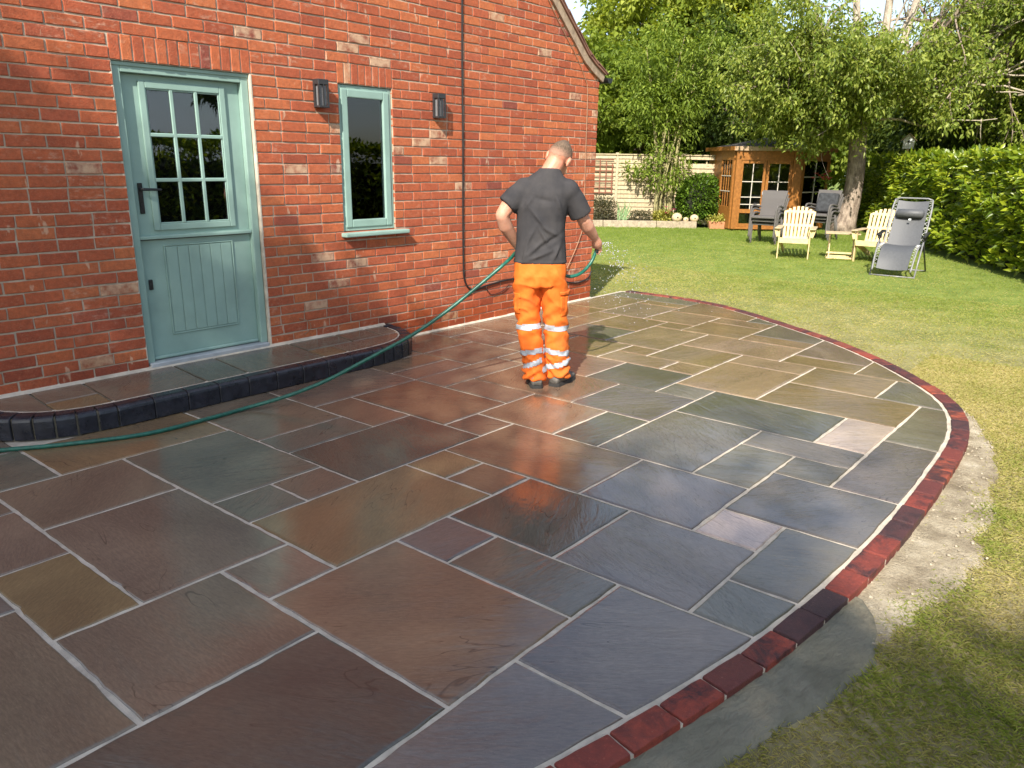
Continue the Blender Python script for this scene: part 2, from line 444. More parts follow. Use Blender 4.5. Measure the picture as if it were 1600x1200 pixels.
# ------------------------------------------------------------------ ground
def sheet(name, V, F, m): return pyd(name, V, F, m)
LAWN_Z = -0.05
LAWNM = Mat('lawn_thatch'); _P = LAWNM.pos()
_n = LAWNM.math('ADD', LAWNM.math('MULTIPLY', LAWNM.noise(2.6, 6, 0.65, _P), 0.7), LAWNM.math('MULTIPLY', LAWNM.noise(70, 4, 0.7, _P), 0.3))
_x = LAWNM.n('SeparateXYZ'); LAWNM.nt.links.new(_P, _x.inputs[0])
_g = LAWNM.mr(LAWNM.math('ADD', _x.outputs['X'], LAWNM.math('MULTIPLY', LAWNM.noise(0.5, 3, 0.5, _P), 5.0)), 8.5, 13.5)
LAWNM.principled(LAWNM.mix(_g, LAWNM.ramp(_n, [(0.3, (0.16, 0.14, 0.065)), (0.5, (0.28, 0.235, 0.115)), (0.7, (0.42, 0.35, 0.19))]), LAWNM.ramp(_n, [(0.3, (0.10, 0.145, 0.028)), (0.5, (0.17, 0.22, 0.045)), (0.7, (0.26, 0.29, 0.07))])), 0.95, LAWNM.bump(LAWNM.noise(60, 6, 0.7, _P), 0.6, 0.02), 0.15)
LAWNM = LAWNM.m
g = pyd('lawn', [(-90, -90, LAWN_Z), (130, -90, LAWN_Z), (130, 130, LAWN_Z), (-90, 130, LAWN_Z)], [(0, 1, 2, 3)], LAWNM)
tag(g, 'mown garden lawn, straw coloured by the patio and green farther off', 'lawn', kind='structure')

def ribbon(name, i0, i1, inner, widths, z0, z1, m, jit=0.03, n=6, bump=0.012):
    """strip of ground along the outside of the edging, width given along the curve"""
    base = offset_curve(inner); V = []; F = []
    idx = list(range(i0, i1 + 1))
    for a, i in enumerate(idx):
        t = (CUR[min(i + 1, len(CUR) - 1)] - CUR[max(i - 1, 0)]).normalized(); nrm = Vector((t.y, -t.x))
        f = a / (len(idx) - 1); wdt = np.interp(f, [x for x, _ in widths], [y for _, y in widths])
        wdt *= 1 + 0.30 * mnoise.noise(Vector((base[i].x * 3.1, base[i].y * 3.1, 0.3))) + 0.16 * mnoise.noise(Vector((base[i].x * 11, base[i].y * 11, 3.3)))
        for k in range(n + 1):
            u = k / n; p = base[i] + nrm * (wdt * u)
            z = z0 + (z1 - z0) * u ** 0.8 + bump * mnoise.noise(Vector((p.x * 9, p.y * 9, 2))) * math.sin(math.pi * min(1, u + 0.1))
            if k == n: z = -0.056
            V.append((p.x, p.y, z))
    for a in range(len(idx) - 1):
        for k in range(n):
            q = a * (n + 1) + k; F.append((q, q + 1, q + n + 2, q + n + 1))
    return pyd(name, V, F, m, smooth=True)
def cidx(x, lo=0):
    return min(range(lo, len(CUR)), key=lambda i: abs(CUR[i].x - x) + (0 if CUR[i].y < 2.5 else 5) if x < 7 else abs(CUR[i].x - x))
SOILM = mat_ground('sandy_soil', [(0.30, (0.13, 0.100, 0.062)), (0.44, (0.30, 0.245, 0.165)), (0.56, (0.45, 0.38, 0.265)), (0.72, (0.62, 0.55, 0.42))], 5.0, 0.95, 1.0, 55)
HAUNM = Mat('wet_cement')
_P = HAUNM.pos(); _n = HAUNM.noise(3.0, 5, 0.6, _P, 0.5)
HAUNM.principled(HAUNM.ramp(_n, [(0.3, (0.115, 0.108, 0.074)), (0.52, (0.175, 0.163, 0.118)), (0.72, (0.27, 0.225, 0.145))]), HAUNM.mr(HAUNM.noise(6, 3, 0.5, _P), 0.3, 0.7, 0.85, 0.6), HAUNM.bump(HAUNM.noise(14, 5, 0.6, HAUNM.mapping(_P, (1, 2.2, 1), (0, 0, 0.5)), 0.3), 0.7, 0.03), 0.25)
HAUNM = HAUNM.m
OUTW = 0.117                      # outer edge of the brick edging from the slab line
so = ribbon('soil_strip', cidx(2.25), cidx(7.6), OUTW - 0.03, [(0, 0.02), (0.05, 0.20), (0.11, 0.29), (0.2, 0.30), (0.29, 0.27), (0.36, 0.24), (0.42, 0.19), (0.5, 0.13), (0.6, 0.08), (0.7, 0.05), (1, 0.025)], -0.034, -0.040, SOILM, bump=0.010, n=10)
tag(so, 'bare sandy soil strip beside the curved brick edging', 'soil', kind='structure')
ha = ribbon('cement_haunch', cidx(0.3), cidx(2.86), OUTW - 0.02, [(0, 0.17), (0.5, 0.19), (0.72, 0.205), (0.9, 0.185), (0.96, 0.15), (1, 0.05)], -0.018, -0.030, HAUNM, bump=0.008, n=8)
tag(ha, 'wet grey cement haunch smoothed along the brick edging', 'cement', kind='structure')

# ------------------------------------------------------------------ patio and its slabs
pat_poly = [(p.x, p.y) for p in offset_curve(OUTW - 0.004)] + [(8.22, WY + 0.03), (-1.35, WY + 0.03)]
V = [(x, y, -0.006) for x, y in pat_poly] + [(x, y, -0.07) for x, y in pat_poly]; n = len(pat_poly)
patio = pyd('patio', V, [tuple(range(n))] + [(i, i + n, (i + 1) % n + n, (i + 1) % n) for i in range(n)], POINT)
tag(patio, 'wet sandstone slab patio with pale pointed joints', 'patio', kind='structure')

U = {-4: -0.45, -3: -0.14, -2: 0.165, -1: 0.468, 0: 0.770, 1: 1.073, 2: 1.382, 3: 1.690, 4: 2.004, 5: 2.312, 6: 2.623, 7: 2.916, 8: 3.220, 9: 3.525, 10: 3.819, 11: 4.125, 12: 4.425, 13: 4.735, 14: 5.035, 15: 5.323, 15.5: 5.52, 16: 5.632, 17: 5.90, 17.5: 6.06, 18: 6.215, 18.5: 6.44, 19: 6.527, 20: 6.785, 20.5: 6.66, 21: 7.06, 22: 7.365, 22.5: 7.22, 23: 7.65, 24: 7.845, 25: 8.08, 27: 8.9}
VV = {-1: 0.4, 0: 0.4, 1: 1.065, 2: 1.362, 3: 1.678, 4: 1.976, 5: 2.275, 6: 2.592, 7: 2.886, 8: 3.190, 9: 3.480, 10: 3.772, 11: 4.065, 12: 4.333, 13: 4.612, 14: 4.90, 15: WY}
br = (0.164, 0.127, 0.093); gr = (0.124, 0.117, 0.090); oc = (0.182, 0.130, 0.072); pu = (0.140, 0.121, 0.106); dk = (0.084, 0.079, 0.062)
ol = (0.175, 0.130, 0.070); pk = (0.36, 0.29, 0.24); rd = (0.166, 0.116, 0.078); bl = (0.108, 0.096, 0.086); wa = (0.205, 0.152, 0.095)
SL = [(-1, 2, 2, 4, dk), (0, 2, 4, 6, br), (-2, 0, 4, 7, br), (-2, 0, 7, 8, pu), (0, 1, 6, 8, oc), (-1, 1, 8, 10, br), (-1, 1, 10, 11, br), (1, 3, 9, 11, br),
      (-1, 2, 11, 13, gr), (2, 5, 11, 13, oc), (3, 5, 8, 11, gr), (1, 3, 6, 9, br), (3, 4, 7, 8, gr), (4, 5, 7, 8, br), (5, 7, 9, 10, gr), (5, 8, 7, 9, dk), (5, 7, 10, 13, br),
      (7, 8, 9, 11, rd), (7, 10, 11, 13, br), (8, 10, 8, 11, rd), (10, 11, 8, 10, br), (11, 13, 7, 10, rd), (9, 11, 6, 8, rd), (8, 9, 7, 8, br), (7, 9, 4, 7, rd), (6, 7, 6, 7, oc), (6, 7, 5, 6, rd),
      (3, 6, 5, 7, oc), (2, 3, 5, 6, br), (2, 4, 2, 5, rd), (4, 5, 4, 5, pu), (5, 7, 3, 5, dk), (4, 5, 2, 4, gr), (5, 7, 1, 3, pu), (3, 5, -1, 2, pu), (0, 3, -1, 2, pu), (-4, 0, -1, 2, br), (5, 6, -1, 1, gr), (6, 8, -1, 1, gr),
      (7, 8, 1, 2, pk), (7, 9, 2, 4, bl), (9, 12, 3, 5, bl), (9, 11, 5, 6, dk), (11, 13, 5, 7, bl), (13, 14, 5, 6, gr), (13, 15, 6, 8, dk), (13, 15, 8, 10, rd), (8, 10, -1, 2, bl), (9, 11, 2, 3, gr), (11, 12, 1, 3, pu), (10, 11, 1, 2, gr),
      (10, 13, 10, 11, br), (10, 12, 11, 12, br), (10, 12, 12, 13, rd), (12, 14, 11, 13, br), (10, 12, 13, 15, br), (12, 14, 13, 15, rd), (14, 15.5, 14, 15, br), (14, 15.5, 12, 14, br), (15.5, 17.5, 13, 15, rd), (15.5, 17.5, 12, 13, br),
      (13, 15, 10, 11, br), (14, 17, 11, 12, br), (15, 17, 9, 11, ol), (17, 18.5, 10, 12, gr), (17.5, 21, 12, 13, ol), (17.5, 20.5, 13, 15, br), (20.5, 22.5, 13, 15, ol), (22.5, 25, 13, 15, ol), (25, 27, 13, 15, gr),
      (18.5, 21, 10, 12, ol), (21, 24, 11, 13, br), (24, 25, 11, 13, ol), (25, 27, 11, 13, gr), (15, 16, 6, 7, wa), (15, 16, 7, 9, wa), (16, 17, 8, 9, ol), (17, 20, 8, 10, wa), (16, 18, 6, 8, ol), (18, 20, 5, 8, wa), (20, 21, 9, 10, ol),
      (20, 22, 7, 9, ol), (22, 23, 7, 9, wa), (21, 23, 9, 11, wa), (23, 27, 8, 11, oc), (23, 27, 7, 8, gr), (20, 21, 5, 7, oc), (21, 27, 5, 7, gr), (18, 19, 3, 5, ol), (19, 27, 3, 5, br), (18, 27, 1, 3, ol), (17, 18, 4, 6, wa), (14, 17, 4, 6, wa),
      (16, 18, 2, 4, ol), (14, 16, 1, 4, ol), (16, 18, -1, 2, gr), (13, 16, -1, 1, gr), (10, 13, -1, 1, bl), (12, 14, 2, 5, dk), (12, 14, 1, 2, pk),
      (-4, -2, 4, 7, br), (-4, -2, 7, 10, gr), (-2, -1, 8, 10, rd), (-4, -1, 10, 13, br), (-4, -1, 2, 4, br), (-4, 2, 13, 15, br)]

def slab_mesh(poly, c, gap, th=0.03, jit=0.0032, seed=0, ztop=lambda x, y: 0.0):
    """hand-cut stone: uneven edge, arris broken, top nearly level"""
    r_ = random.Random(seed); cx, cy = c
    P = []
    for i in range(len(poly)):
        a = Vector(poly[i]); b = Vector(poly[(i + 1) % len(poly)]); L = (b - a).length
        if L < 1e-4: continue
        k = max(1, int(L / 0.055)); t = (b - a) / L; nn = Vector((t.y, -t.x))
        for j in range(k):
            q = a.lerp(b, j / k)
            d = mnoise.noise(Vector((q.x * 21, q.y * 21, seed))) * jit * 1.4 + r_.uniform(-jit, jit) * 0.5
            P.append(q + nn * d)
    n = len(P); cen = Vector((sum(p.x for p in P) / n, sum(p.y for p in P) / n))
    def ring(ins, z):
        o = []
        for p in P:
            d = (cen - p); q = p + d.normalized() * min(ins, d.length * 0.5); o.append((q.x - cx, q.y - cy, z + ztop(q.x, q.y)))
        return o
    V = ring(0, -th) + ring(0, -0.006) + ring(0.005, -0.0012) + ring(0.012, 0.0)
    F = []
    for k in range(3):
        for i in range(n): F.append((k * n + i, k * n + (i + 1) % n, (k + 1) * n + (i + 1) % n, (k + 1) * n + i))
    F.append(tuple(range(3 * n, 4 * n)))
    return V, F

def inset_rect(u0, u1, v0, v1, gap):
    q = [(u0 + gap, v0 + gap), (u1 - gap, v0 + gap), (u1 - gap, v1 - gap), (u0 + gap, v1 - gap)]
    return [(u - TB * v, v) for u, v in q]
HULL_IN = hull([(p.x, p.y) for p in offset_curve(-0.006)] + [(-1.33, WY - 0.012), (8.2, WY - 0.012)])
for k, (u0, u1, v0, v1, c) in enumerate(SL):
    gap = 0.0068 + 0.003 * (rng.random() - 0.3)
    poly = clip(inset_rect(U[u0], U[u1], VV[v0], VV[v1], gap), HULL_IN)
    if len(poly) < 3 or parea(poly) < 0.004: continue
    # drop slivers left by clipping
    Q = [p for i, p in enumerate(poly) if (Vector(p) - Vector(poly[i - 1])).length > 0.004]
    if len(Q) < 3: continue
    cx = sum(p[0] for p in Q) / len(Q); cy = sum(p[1] for p in Q) / len(Q)
    V, F = slab_mesh(Q, (cx, cy), gap, 0.03, 0.0034, k)
    o = pyd('slab', V, F, SLAB, patio)
    o.location = (cx, cy, 0.002 * (rng.random() - 0.5))
    o.rotation_euler = (0.0022 * (rng.random() - 0.5), 0.0022 * (rng.random() - 0.5), 0)
    j = (1 + 0.18 * (rng.random() - 0.5)) * (1 + 0.05 * (rng.random(3) - 0.5))
    o.color = (c[0] * j[0], c[1] * j[1], c[2] * j[2], 1)

# brick edging
pav = []
mid = offset_curve(0.016 + 0.05)
L = [0.0]
for i in range(1, len(mid)): L.append(L[-1] + (mid[i] - mid[i - 1]).length)
s_ = 0.11
while s_ < L[-1] - 0.05:
    i = max(1, next(k for k in range(1, len(L)) if L[k] >= s_)); f = (s_ - L[i - 1]) / (L[i] - L[i - 1])
    p = mid[i - 1].lerp(mid[i], f); t = mid[i] - mid[i - 1]
    if len(pav) < 8:
        mb = MB(); mb.box((0, 0, -0.04), (0.1955, 0.098, 0.08)); o = mb.build('edging_brick', PAVER, patio, bevel=0.006, seg=2)
        bm = bmesh.new(); bm.from_mesh(o.data); bmesh.ops.subdivide_edges(bm, edges=[e for e in bm.edges if e.calc_length() > 0.06], cuts=4, use_grid_fill=True)
        for v in bm.verts:
            q = Vector((v.co.x * 30, v.co.y * 30, v.co.z * 30 + len(pav) * 5)); v.co += Vector((mnoise.noise(q), mnoise.noise(q + Vector((9, 0, 0))), mnoise.noise(q + Vector((0, 9, 0))) * 0.6)) * 0.0032
        bm.to_mesh(o.data); bm.free(); pav.append(o.data)
    else:
        o = bpy.data.objects.new('edging_brick', pav[int(rng.integers(8))]); col.objects.link(o); o.parent = patio
    o.location = (p.x, p.y, 0.004 + 0.004 * rng.random())
    o.rotation_euler = (0.02 * (rng.random() - 0.5), 0.015 * (rng.random() - 0.5), math.atan2(t.y, t.x) + 0.02 * (rng.random() - 0.5))
    s_ += 0.2055

# ------------------------------------------------------------------ house
house = empty('house', (4.0, WY, 0))
tag(house, 'red brick house gable wall with a sage green stable door', 'house')
def hp(o):
    o.parent = house; o.matrix_parent_inverse = Matrix.Translation((-4.0, -WY, 0)); return o
DX0, DX1, DZ0, DZ1 = 2.203, 3.152, 0.10, 2.145
WX0, WX1, WZ0, WZ1 = 3.916, 4.470, 0.985, 2.145
XL = -0.75
verge = [(7.56, 2.475), (7.36, 2.565), (7.2, 2.655), (6.96, 2.862), (6.614, 3.16), (3.38, 5.95)]
def xmax(z):
    if z < 2.475: return CX
    for (xa, za), (xb, zb) in zip(verge, verge[1:]):
        if za <= z <= zb: return min(CX, xa + (xb - xa) * (z - za) / (zb - za))
    return 3.38
def xmin(z): return XL if z < 2.475 else 6.76 - xmax(z)

# mortar core with real openings
mb = MB(); y0 = WY + 0.007; TH = 0.24
def slabbox(xa, xb, za, zb): mb.box(((xa + xb) / 2, y0 + TH / 2, (za + zb) / 2), (xb - xa, TH, zb - za))
slabbox(XL, DX0, -0.1, 2.475); slabbox(DX0, DX1, -0.1, DZ0); slabbox(DX0, DX1, DZ1, 2.475); slabbox(DX1, WX0, -0.1, 2.475)
slabbox(WX0, WX1, -0.1, WZ0); slabbox(WX0, WX1, WZ1, 2.475); slabbox(WX1, CX - 0.006, -0.1, 2.475)
gp = [(CX - 0.006, 2.475)] + [(min(x - 0.03, CX - 0.006), z) for x, z in verge[1:]] + [(6.76 - x + 0.03, z) for x, z in reversed(verge[1:-1])] + [(XL + 0.02, 2.475)]
n = len(gp); mb.add([(x, y0, z) for x, z in gp] + [(x, y0 + TH, z) for x, z in gp], [tuple(range(n)), tuple(range(2 * n - 1, n - 1, -1))] + [(i, i + n, (i + 1) % n + n, (i + 1) % n) for i in range(n)])
# return walls of the house
mb.box((CX - 0.126, WY + 4.35, 1.19), (0.24, 8.1, 2.58)); mb.box((XL + 0.12, WY + 4.35, 1.19), (0.24, 8.1, 2.58))
wall = hp(mb.build('wall', MORTAR))

def brick_tpl(seed, w_, h_):
    r_ = random.Random(seed); P = []
    per = [(-1, -1), (-0.33, -1), (0.33, -1), (1, -1), (1, 0), (1, 1), (0.33, 1), (-0.33, 1), (-1, 1), (-1, 0)]
    for a, b in per: P.append((a * w_ / 2 + r_.uniform(-0.002, 0.002), b * h_ / 2 + r_.uniform(-0.0017, 0.0017)))
    n = len(P); ins = [(x - 0.0035 * (1 if x > 0 else -1), z - 0.0035 * (1 if z > 0 else -1)) for x, z in P]
    V = [(x, 0.03, z) for x, z in P] + [(x, 0.0035, z) for x, z in P] + [(x, 0.0, z) for x, z in ins]
    F = []
    for k in range(2):
        for i in range(n): F.append((k * n + i, k * n + (i + 1) % n, (k + 1) * n + (i + 1) % n, (k + 1) * n + i))
    F.append(tuple(range(2 * n, 3 * n)))
    return V, F
BL, BH, GA, MOD = 0.2075, 0.0655, 0.0765, 0.2175
bricks = []
for row in range(0, 78):
    zc = 0.003 + GA * row + GA / 2
    xr, xl = xmax(zc + 0.03) - 0.002, xmin(zc + 0.03) + 0.002
    if xr - xl < 0.3: break
    x = CX - 0.001 - (MOD / 2 if row % 2 else 0) + (0.0 if row % 2 else 0.0)
    edges = []
    if row % 2: edges.append((CX - MOD / 2 + 0.004, CX))
    drift = 0.018 * mnoise.noise(Vector((row * 0.7, 3.1, 0)))
    while x > xl:
        wv = MOD + rng.normal(0, 0.0025)
        if rng.random() < 0.012: wv = MOD / 2          # the odd header
        edges.append((x - wv + 0.005, x - 0.005)); x -= wv
    for a, b in edges:
        a += drift * (CX - b > 0.4); b += drift * (CX - b > 0.4)
        segs = [(max(a, xl), min(b, xr))]
        for ox0, ox1, oz0, oz1 in ((DX0, DX1, DZ0, DZ1), (WX0, WX1, WZ0, WZ1), (2.193, 3.168, 2.145, 2.301), (3.906, 4.48, 2.145, 2.301)):
            if zc + 0.03 < oz0 + 0.015 or zc - 0.03 > oz1 - 0.015: continue
            ns = []
            for p, q in segs:
                if q <= ox0 or p >= ox1: ns.append((p, q)); continue
                if p < ox0: ns.append((p, ox0))
                if q > ox1: ns.append((ox1, q))
            segs = ns
        for p, q in segs:
            if q - p <= 0.045: continue
            for ox0, ox1, oz0, oz1 in ((DX0, DX1, DZ0, DZ1), (WX0, WX1, WZ0, WZ1), (2.193, 3.168, 2.145, 2.301), (3.906, 4.48, 2.145, 2.301)):
                if zc + 0.03 < oz0 + 0.015 or zc - 0.03 > oz1 - 0.015: continue
                if ox0 - 0.075 < q < ox0 - 0.004: q = ox0 - 0.004
                if ox1 + 0.004 < p < ox1 + 0.075: p = ox1 + 0.004
            bricks.append((p, q, zc))
def bscore(b):
    p = visible_px(((b[0] + b[1]) / 2, WY, b[2]))
    if p is None or not (-40 < p[0] < 1600 and -15 < p[1] < 640): return 0
    if b[2] < 0.14 and b[0] < 4.3: return 0
    return (b[1] - b[0]) / p[2] ** 2
bricks.sort(key=bscore, reverse=True)
protos = []
for s in range(8):
    V, F = brick_tpl(s, BL, BH); me = bpy.data.meshes.new('brick')
    me.from_pydata(V, [], F); me.materials.append(BRICK); me.update(); protos.append((me, V, F))
for k, (a, b, zc) in enumerate(bricks[:286]):
    me = protos[int(rng.integers(8))][0]
    o = bpy.data.objects.new('brick', me); col.objects.link(o); o.parent = wall
    o.location = ((a + b) / 2, WY + rng.uniform(-0.0025, 0.002), zc + rng.uniform(-0.0015, 0.0015)); o.scale = ((b - a) / BL, 1, 1 + rng.uniform(-0.02, 0.02))
    o.rotation_euler = (0, rng.normal(0, 0.004), 0)
VV_, FF_, RR_ = [], [], []
for a, b, zc in bricks[286:]:
    _, V, F = protos[int(rng.integers(8))]; base = len(VV_)
    yo = rng.uniform(-0.0025, 0.002); sx = (b - a) / BL; q = rng.random(); zo = rng.uniform(-0.0015, 0.0015); rt = rng.normal(0, 0.004)
    for x, y, z in V: VV_.append(((a + b) / 2 + x * sx, WY + yo + y, zc + z + zo - x * rt)); RR_.append(q)
    FF_ += [tuple(i + base for i in f) for f in F]
o = pyd('upper_brickwork', VV_, FF_, BRICK, wall); o['kind'] = 'stuff'
at = o.data.attributes.new('rnd', 'FLOAT', 'POINT'); at.data.foreach_set('value', RR_)

# soldier-course lintels
for nm, xa, xb, cnt in (('lintel', 2.196, 3.165, 13), ('lintel', 3.909, 4.477, 8)):
    mb = MB(); mb.box(((xa + xb) / 2, WY + 0.03, 2.223), (xb - xa, 0.044, 0.154)); li = hp(mb.build(nm, MORTAR))
    st = (xb - xa) / cnt
    for i in range(cnt):
        o = bpy.data.objects.new('brick', protos[i % 8][0]); col.objects.link(o); o.parent = li
        o.location = (xa + st * (i + 0.5), WY + rng.uniform(-0.002, 0.002), 2.223); o.rotation_euler = (0, math.pi / 2 + rng.normal(0, 0.006), 0)
        o.scale = (0.147 / BL, 1, (st - 0.010) / BH)

# roof, bargeboard, verge tiles and gutter
def verge_strip(name, off_in, off_out, ya, yb, m, side=1, z_add=0.0):
    P = verge; V = []; F = []
    for i, (x, z) in enumerate(P):
        a = Vector(P[max(i - 1, 0)]); b = Vector(P[min(i + 1, len(P) - 1)]); t = (b - a).normalized(); nn = Vector((t.y, -t.x)) * (1 if t.y * 1 > 0 else -1)
        nn = Vector((abs(t.y), abs(t.x)))
        for y in (ya, yb):
            for d in (off_in, off_out):
                xx = x + nn.x * d; zz = z + nn.y * d + z_add
                V.append((xx if side > 0 else 6.76 - xx, y, zz))
    for i in range(len(P) - 1):
        q = i * 4; r_ = q + 4
        F += [(q, q + 1, r_ + 1, r_), (q + 2, r_ + 2, r_ + 3, q + 3), (q + 1, q + 3, r_ + 3, r_ + 1), (q, r_, r_ + 2, q + 2)]
    F += [(0, 2, 3, 1), (len(V) - 4, len(V) - 3, len(V) - 1, len(V) - 2)]
    return hp(pyd(name, V, F, m))
verge_strip('bargeboard', -0.035, 0.045, WY - 0.028, WY - 0.003, BOARD)
verge_strip('bargeboard', -0.035, 0.045, WY - 0.028, WY - 0.003, BOARD, -1)
verge_strip('roof', 0.047, 0.065, WY - 0.05, WY + 8.4, TILE)
verge_strip('roof', 0.047, 0.065, WY - 0.05, WY + 8.4, TILE, -1)
# course ends of the verge tiles, stepping up the slope
for (xa, za), (xb, zb) in zip(verge[:-1], verge[1:]):
    a, b = Vector((xa, za)), Vector((xb, zb)); L_ = (b - a).length; t = (b - a) / L_; nn = Vector((abs(t.y), abs(t.x)))
    k = max(1, round(L_ / 0.30))
    for j in range(k):
        p = a + t * (L_ * (j + 0.5) / k) + nn * 0.076
        rot = Matrix.Rotation(-math.atan2(t.y, t.x), 3, 'Y') @ Matrix.Rotation(0.05, 3, 'Y')
        mb = MB(); mb.box((p.x, WY + 0.06, p.y), (L_ / k * 1.12, 0.24, 0.014), rot); hp(mb.build('verge_tile', TILE, bevel=0.002))
mb = MB(); ring = [(math.cos(a) * 0.055, math.sin(a) * 0.055) for a in np.linspace(math.pi, 2 * math.pi, 9)]
for y in (WY - 0.06, WY + 8.3): pass
Vg = [(7.635 + x, y, 2.49 + z) for y in (WY - 0.06, WY + 8.3) for x, z in ring] + [(7.635 + x * 0.9, y, 2.49 + z * 0.9) for y in (WY - 0.06, WY + 8.3) for x, z in ring]
Fg = [(i, i + 1, i + 10, i + 9) for i in range(8)] + [(i + 18, i + 27, i + 28, i + 19) for i in range(8)] + [tuple(range(0, 9))]
hp(pyd('gutter', Vg, Fg, BLACK))

# room behind the glass, its shade put into near-black walls
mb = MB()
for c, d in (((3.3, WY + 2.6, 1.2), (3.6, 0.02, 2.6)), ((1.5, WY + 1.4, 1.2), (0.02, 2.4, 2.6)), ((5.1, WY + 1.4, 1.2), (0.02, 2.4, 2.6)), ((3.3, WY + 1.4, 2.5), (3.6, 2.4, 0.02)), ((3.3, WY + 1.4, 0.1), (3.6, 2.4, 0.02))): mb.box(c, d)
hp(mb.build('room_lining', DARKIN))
mb = MB()
for i in range(6): mb.tube([(4.61 + 0.03 * i, WY + 0.36 + 0.02 * (i % 2), 0.9), (4.61 + 0.03 * i, WY + 0.36 + 0.02 * (i % 2), 1.72)], 0.022, 8)
cu = tag(mb.build('curtain', REDIN, smooth=True), 'dark red curtain hanging inside the narrow window', 'curtain')

# ---- door
def bx(name, xa, xb, ya, yb, za, zb, m, parent, bevel=0.003, seg=1):
    mb = MB(); mb.box(((xa + xb) / 2, (ya + yb) / 2, (za + zb) / 2), (xb - xa, yb - ya, zb - za)); return mb.build(name, m, parent, bevel=bevel, seg=seg)
YF = WY + 0.028; YL = WY + 0.072
door = hp(bx('door', 2.263, 3.092, YL, YL + 0.044, 0.195, 2.08, SAGE, None, 0.002)); 
def dp(*a, **k): return bx(*a[:-1], a[-1], door, **k)
for a in ((2.206, 2.262, YF, YL + 0.06, 0.19, 2.14), (3.093, 3.149, YF, YL + 0.06, 0.19, 2.14), (2.262, 3.093, YF + 0.0005, YL + 0.06, 2.081, 2.139)): dp('door_frame', *a, SAGE, bevel=0.004)
dp('weather_bead', 2.20, 3.155, YF - 0.008, YF - 0.0005, 2.118, 2.143, SAGE)
dp('threshold', 2.215, 3.14, WY - 0.012, YL + 0.05, 0.150, 0.193, LEAD, bevel=0.006)
dp('sealing_strip', 2.19, 2.2055, WY + 0.004, WY + 0.03, 0.17, 2.14, POINT); dp('sealing_strip', 3.1495, 3.166, WY - 0.002, WY + 0.03, 0.17, 2.14, POINT)
# glazed upper light
gx0, gx1, gz0, gz1 = 2.421, 2.937, 1.130, 1.999
for a in ((gx0 - 0.042, gx0, gz0 - 0.042, gz1 + 0.042), (gx1, gx1 + 0.042, gz0 - 0.042, gz1 + 0.042), (gx0, gx1, gz1, gz1 + 0.042), (gx0, gx1, gz0 - 0.042, gz0)):
    dp('glazing_frame', a[0], a[1], YL - 0.016, YL - 0.0005, a[2], a[3], SAGE, bevel=0.005, seg=2)
for a in ((gx0, gx0 + 0.010, gz0, gz1), (gx1 - 0.010, gx1, gz0, gz1), (gx0 + 0.010, gx1 - 0.010, gz1 - 0.010, gz1), (gx0 + 0.010, gx1 - 0.010, gz0, gz0 + 0.010)):
    dp('glazing_bead', a[0], a[1], YL - 0.009, YL - 0.0005, a[2], a[3], SAGE, bevel=0.003)
pw = (gx1 - gx0) / 3; ph = (gz1 - gz0) / 3
for i in range(3):
    for j in range(3):
        dp('pane', gx0 + pw * i + 0.0125, gx0 + pw * (i + 1) - 0.0125, YL - 0.0042, YL - 0.0012, gz0 + ph * j + 0.0125, gz0 + ph * (j + 1) - 0.0125, GLASS, bevel=0)
bk = dp('glazing_dark_backing', gx0, gx1, YL - 0.0009, YL - 0.0004, gz0, gz1, DARKIN, bevel=0)  # near-black sheet painted in for the unlit room behind
for i in (1, 2): dp('glazing_bar', gx0 + pw * i - 0.0125, gx0 + pw * i + 0.0125, YL - 0.014, YL - 0.001, gz0, gz1, SAGE, bevel=0.004)
for j in (1, 2): dp('glazing_bar', gx0, gx1, YL - 0.0135, YL - 0.0015, gz0 + ph * j - 0.0122, gz0 + ph * j + 0.0122, SAGE, bevel=0.004)
dp('weather_bar', 2.262, 3.093, YL - 0.034, YL - 0.0005, 1.032, 1.056, SAGE, bevel=0.006, seg=2)
dp('split_line', 2.264, 3.091, YL - 0.0006, YL - 0.0002, 1.024, 1.031, BLACK, bevel=0)
px0, px1, pz0, pz1 = 2.442, 2.930, 0.372, 0.972
dp('panel_shadow_gap', px0 - 0.006, px1 + 0.006, YL - 0.0008, YL - 0.0003, pz0 - 0.006, pz1 + 0.006, SAGE, bevel=0)
for i in range(6):
    a = px0 + (px1 - px0) / 6 * i; dp('door_board', a + 0.002, a + (px1 - px0) / 6 - 0.002, YL - 0.007, YL - 0.001, pz0, pz1, SAGE, bevel=0.0025)
for a in ((px0 - 0.014, px0 - 0.006, pz0 - 0.014, pz1 + 0.014), (px1 + 0.006, px1 + 0.014, pz0 - 0.014, pz1 + 0.014), (px0 - 0.006, px1 + 0.006, pz1 + 0.006, pz1 + 0.014), (px0 - 0.006, px1 + 0.006, pz0 - 0.014, pz0 - 0.006)):
    dp('panel_bead', a[0], a[1], YL - 0.009, YL - 0.0005, a[2], a[3], SAGE, bevel=0.003)
dp('drip_bar', 2.27, 3.085, YL - 0.02, YL - 0.0005, 0.20, 0.222, SAGE, bevel=0.006)
mb = MB(); mb.box((2.316, YL - 0.006, 1.302), (0.030, 0.012, 0.20)); mb.tube([(2.316, YL - 0.008, 1.362), (2.316, YL - 0.052, 1.362)], 0.010, 10)
mb.tube([(2.312, YL - 0.052, 1.362), (2.36, YL - 0.053, 1.361), (2.44, YL - 0.050, 1.358)], [0.0105, 0.0095, 0.008], 10); mb.build('door_handle', BLACK, door, bevel=0.003)
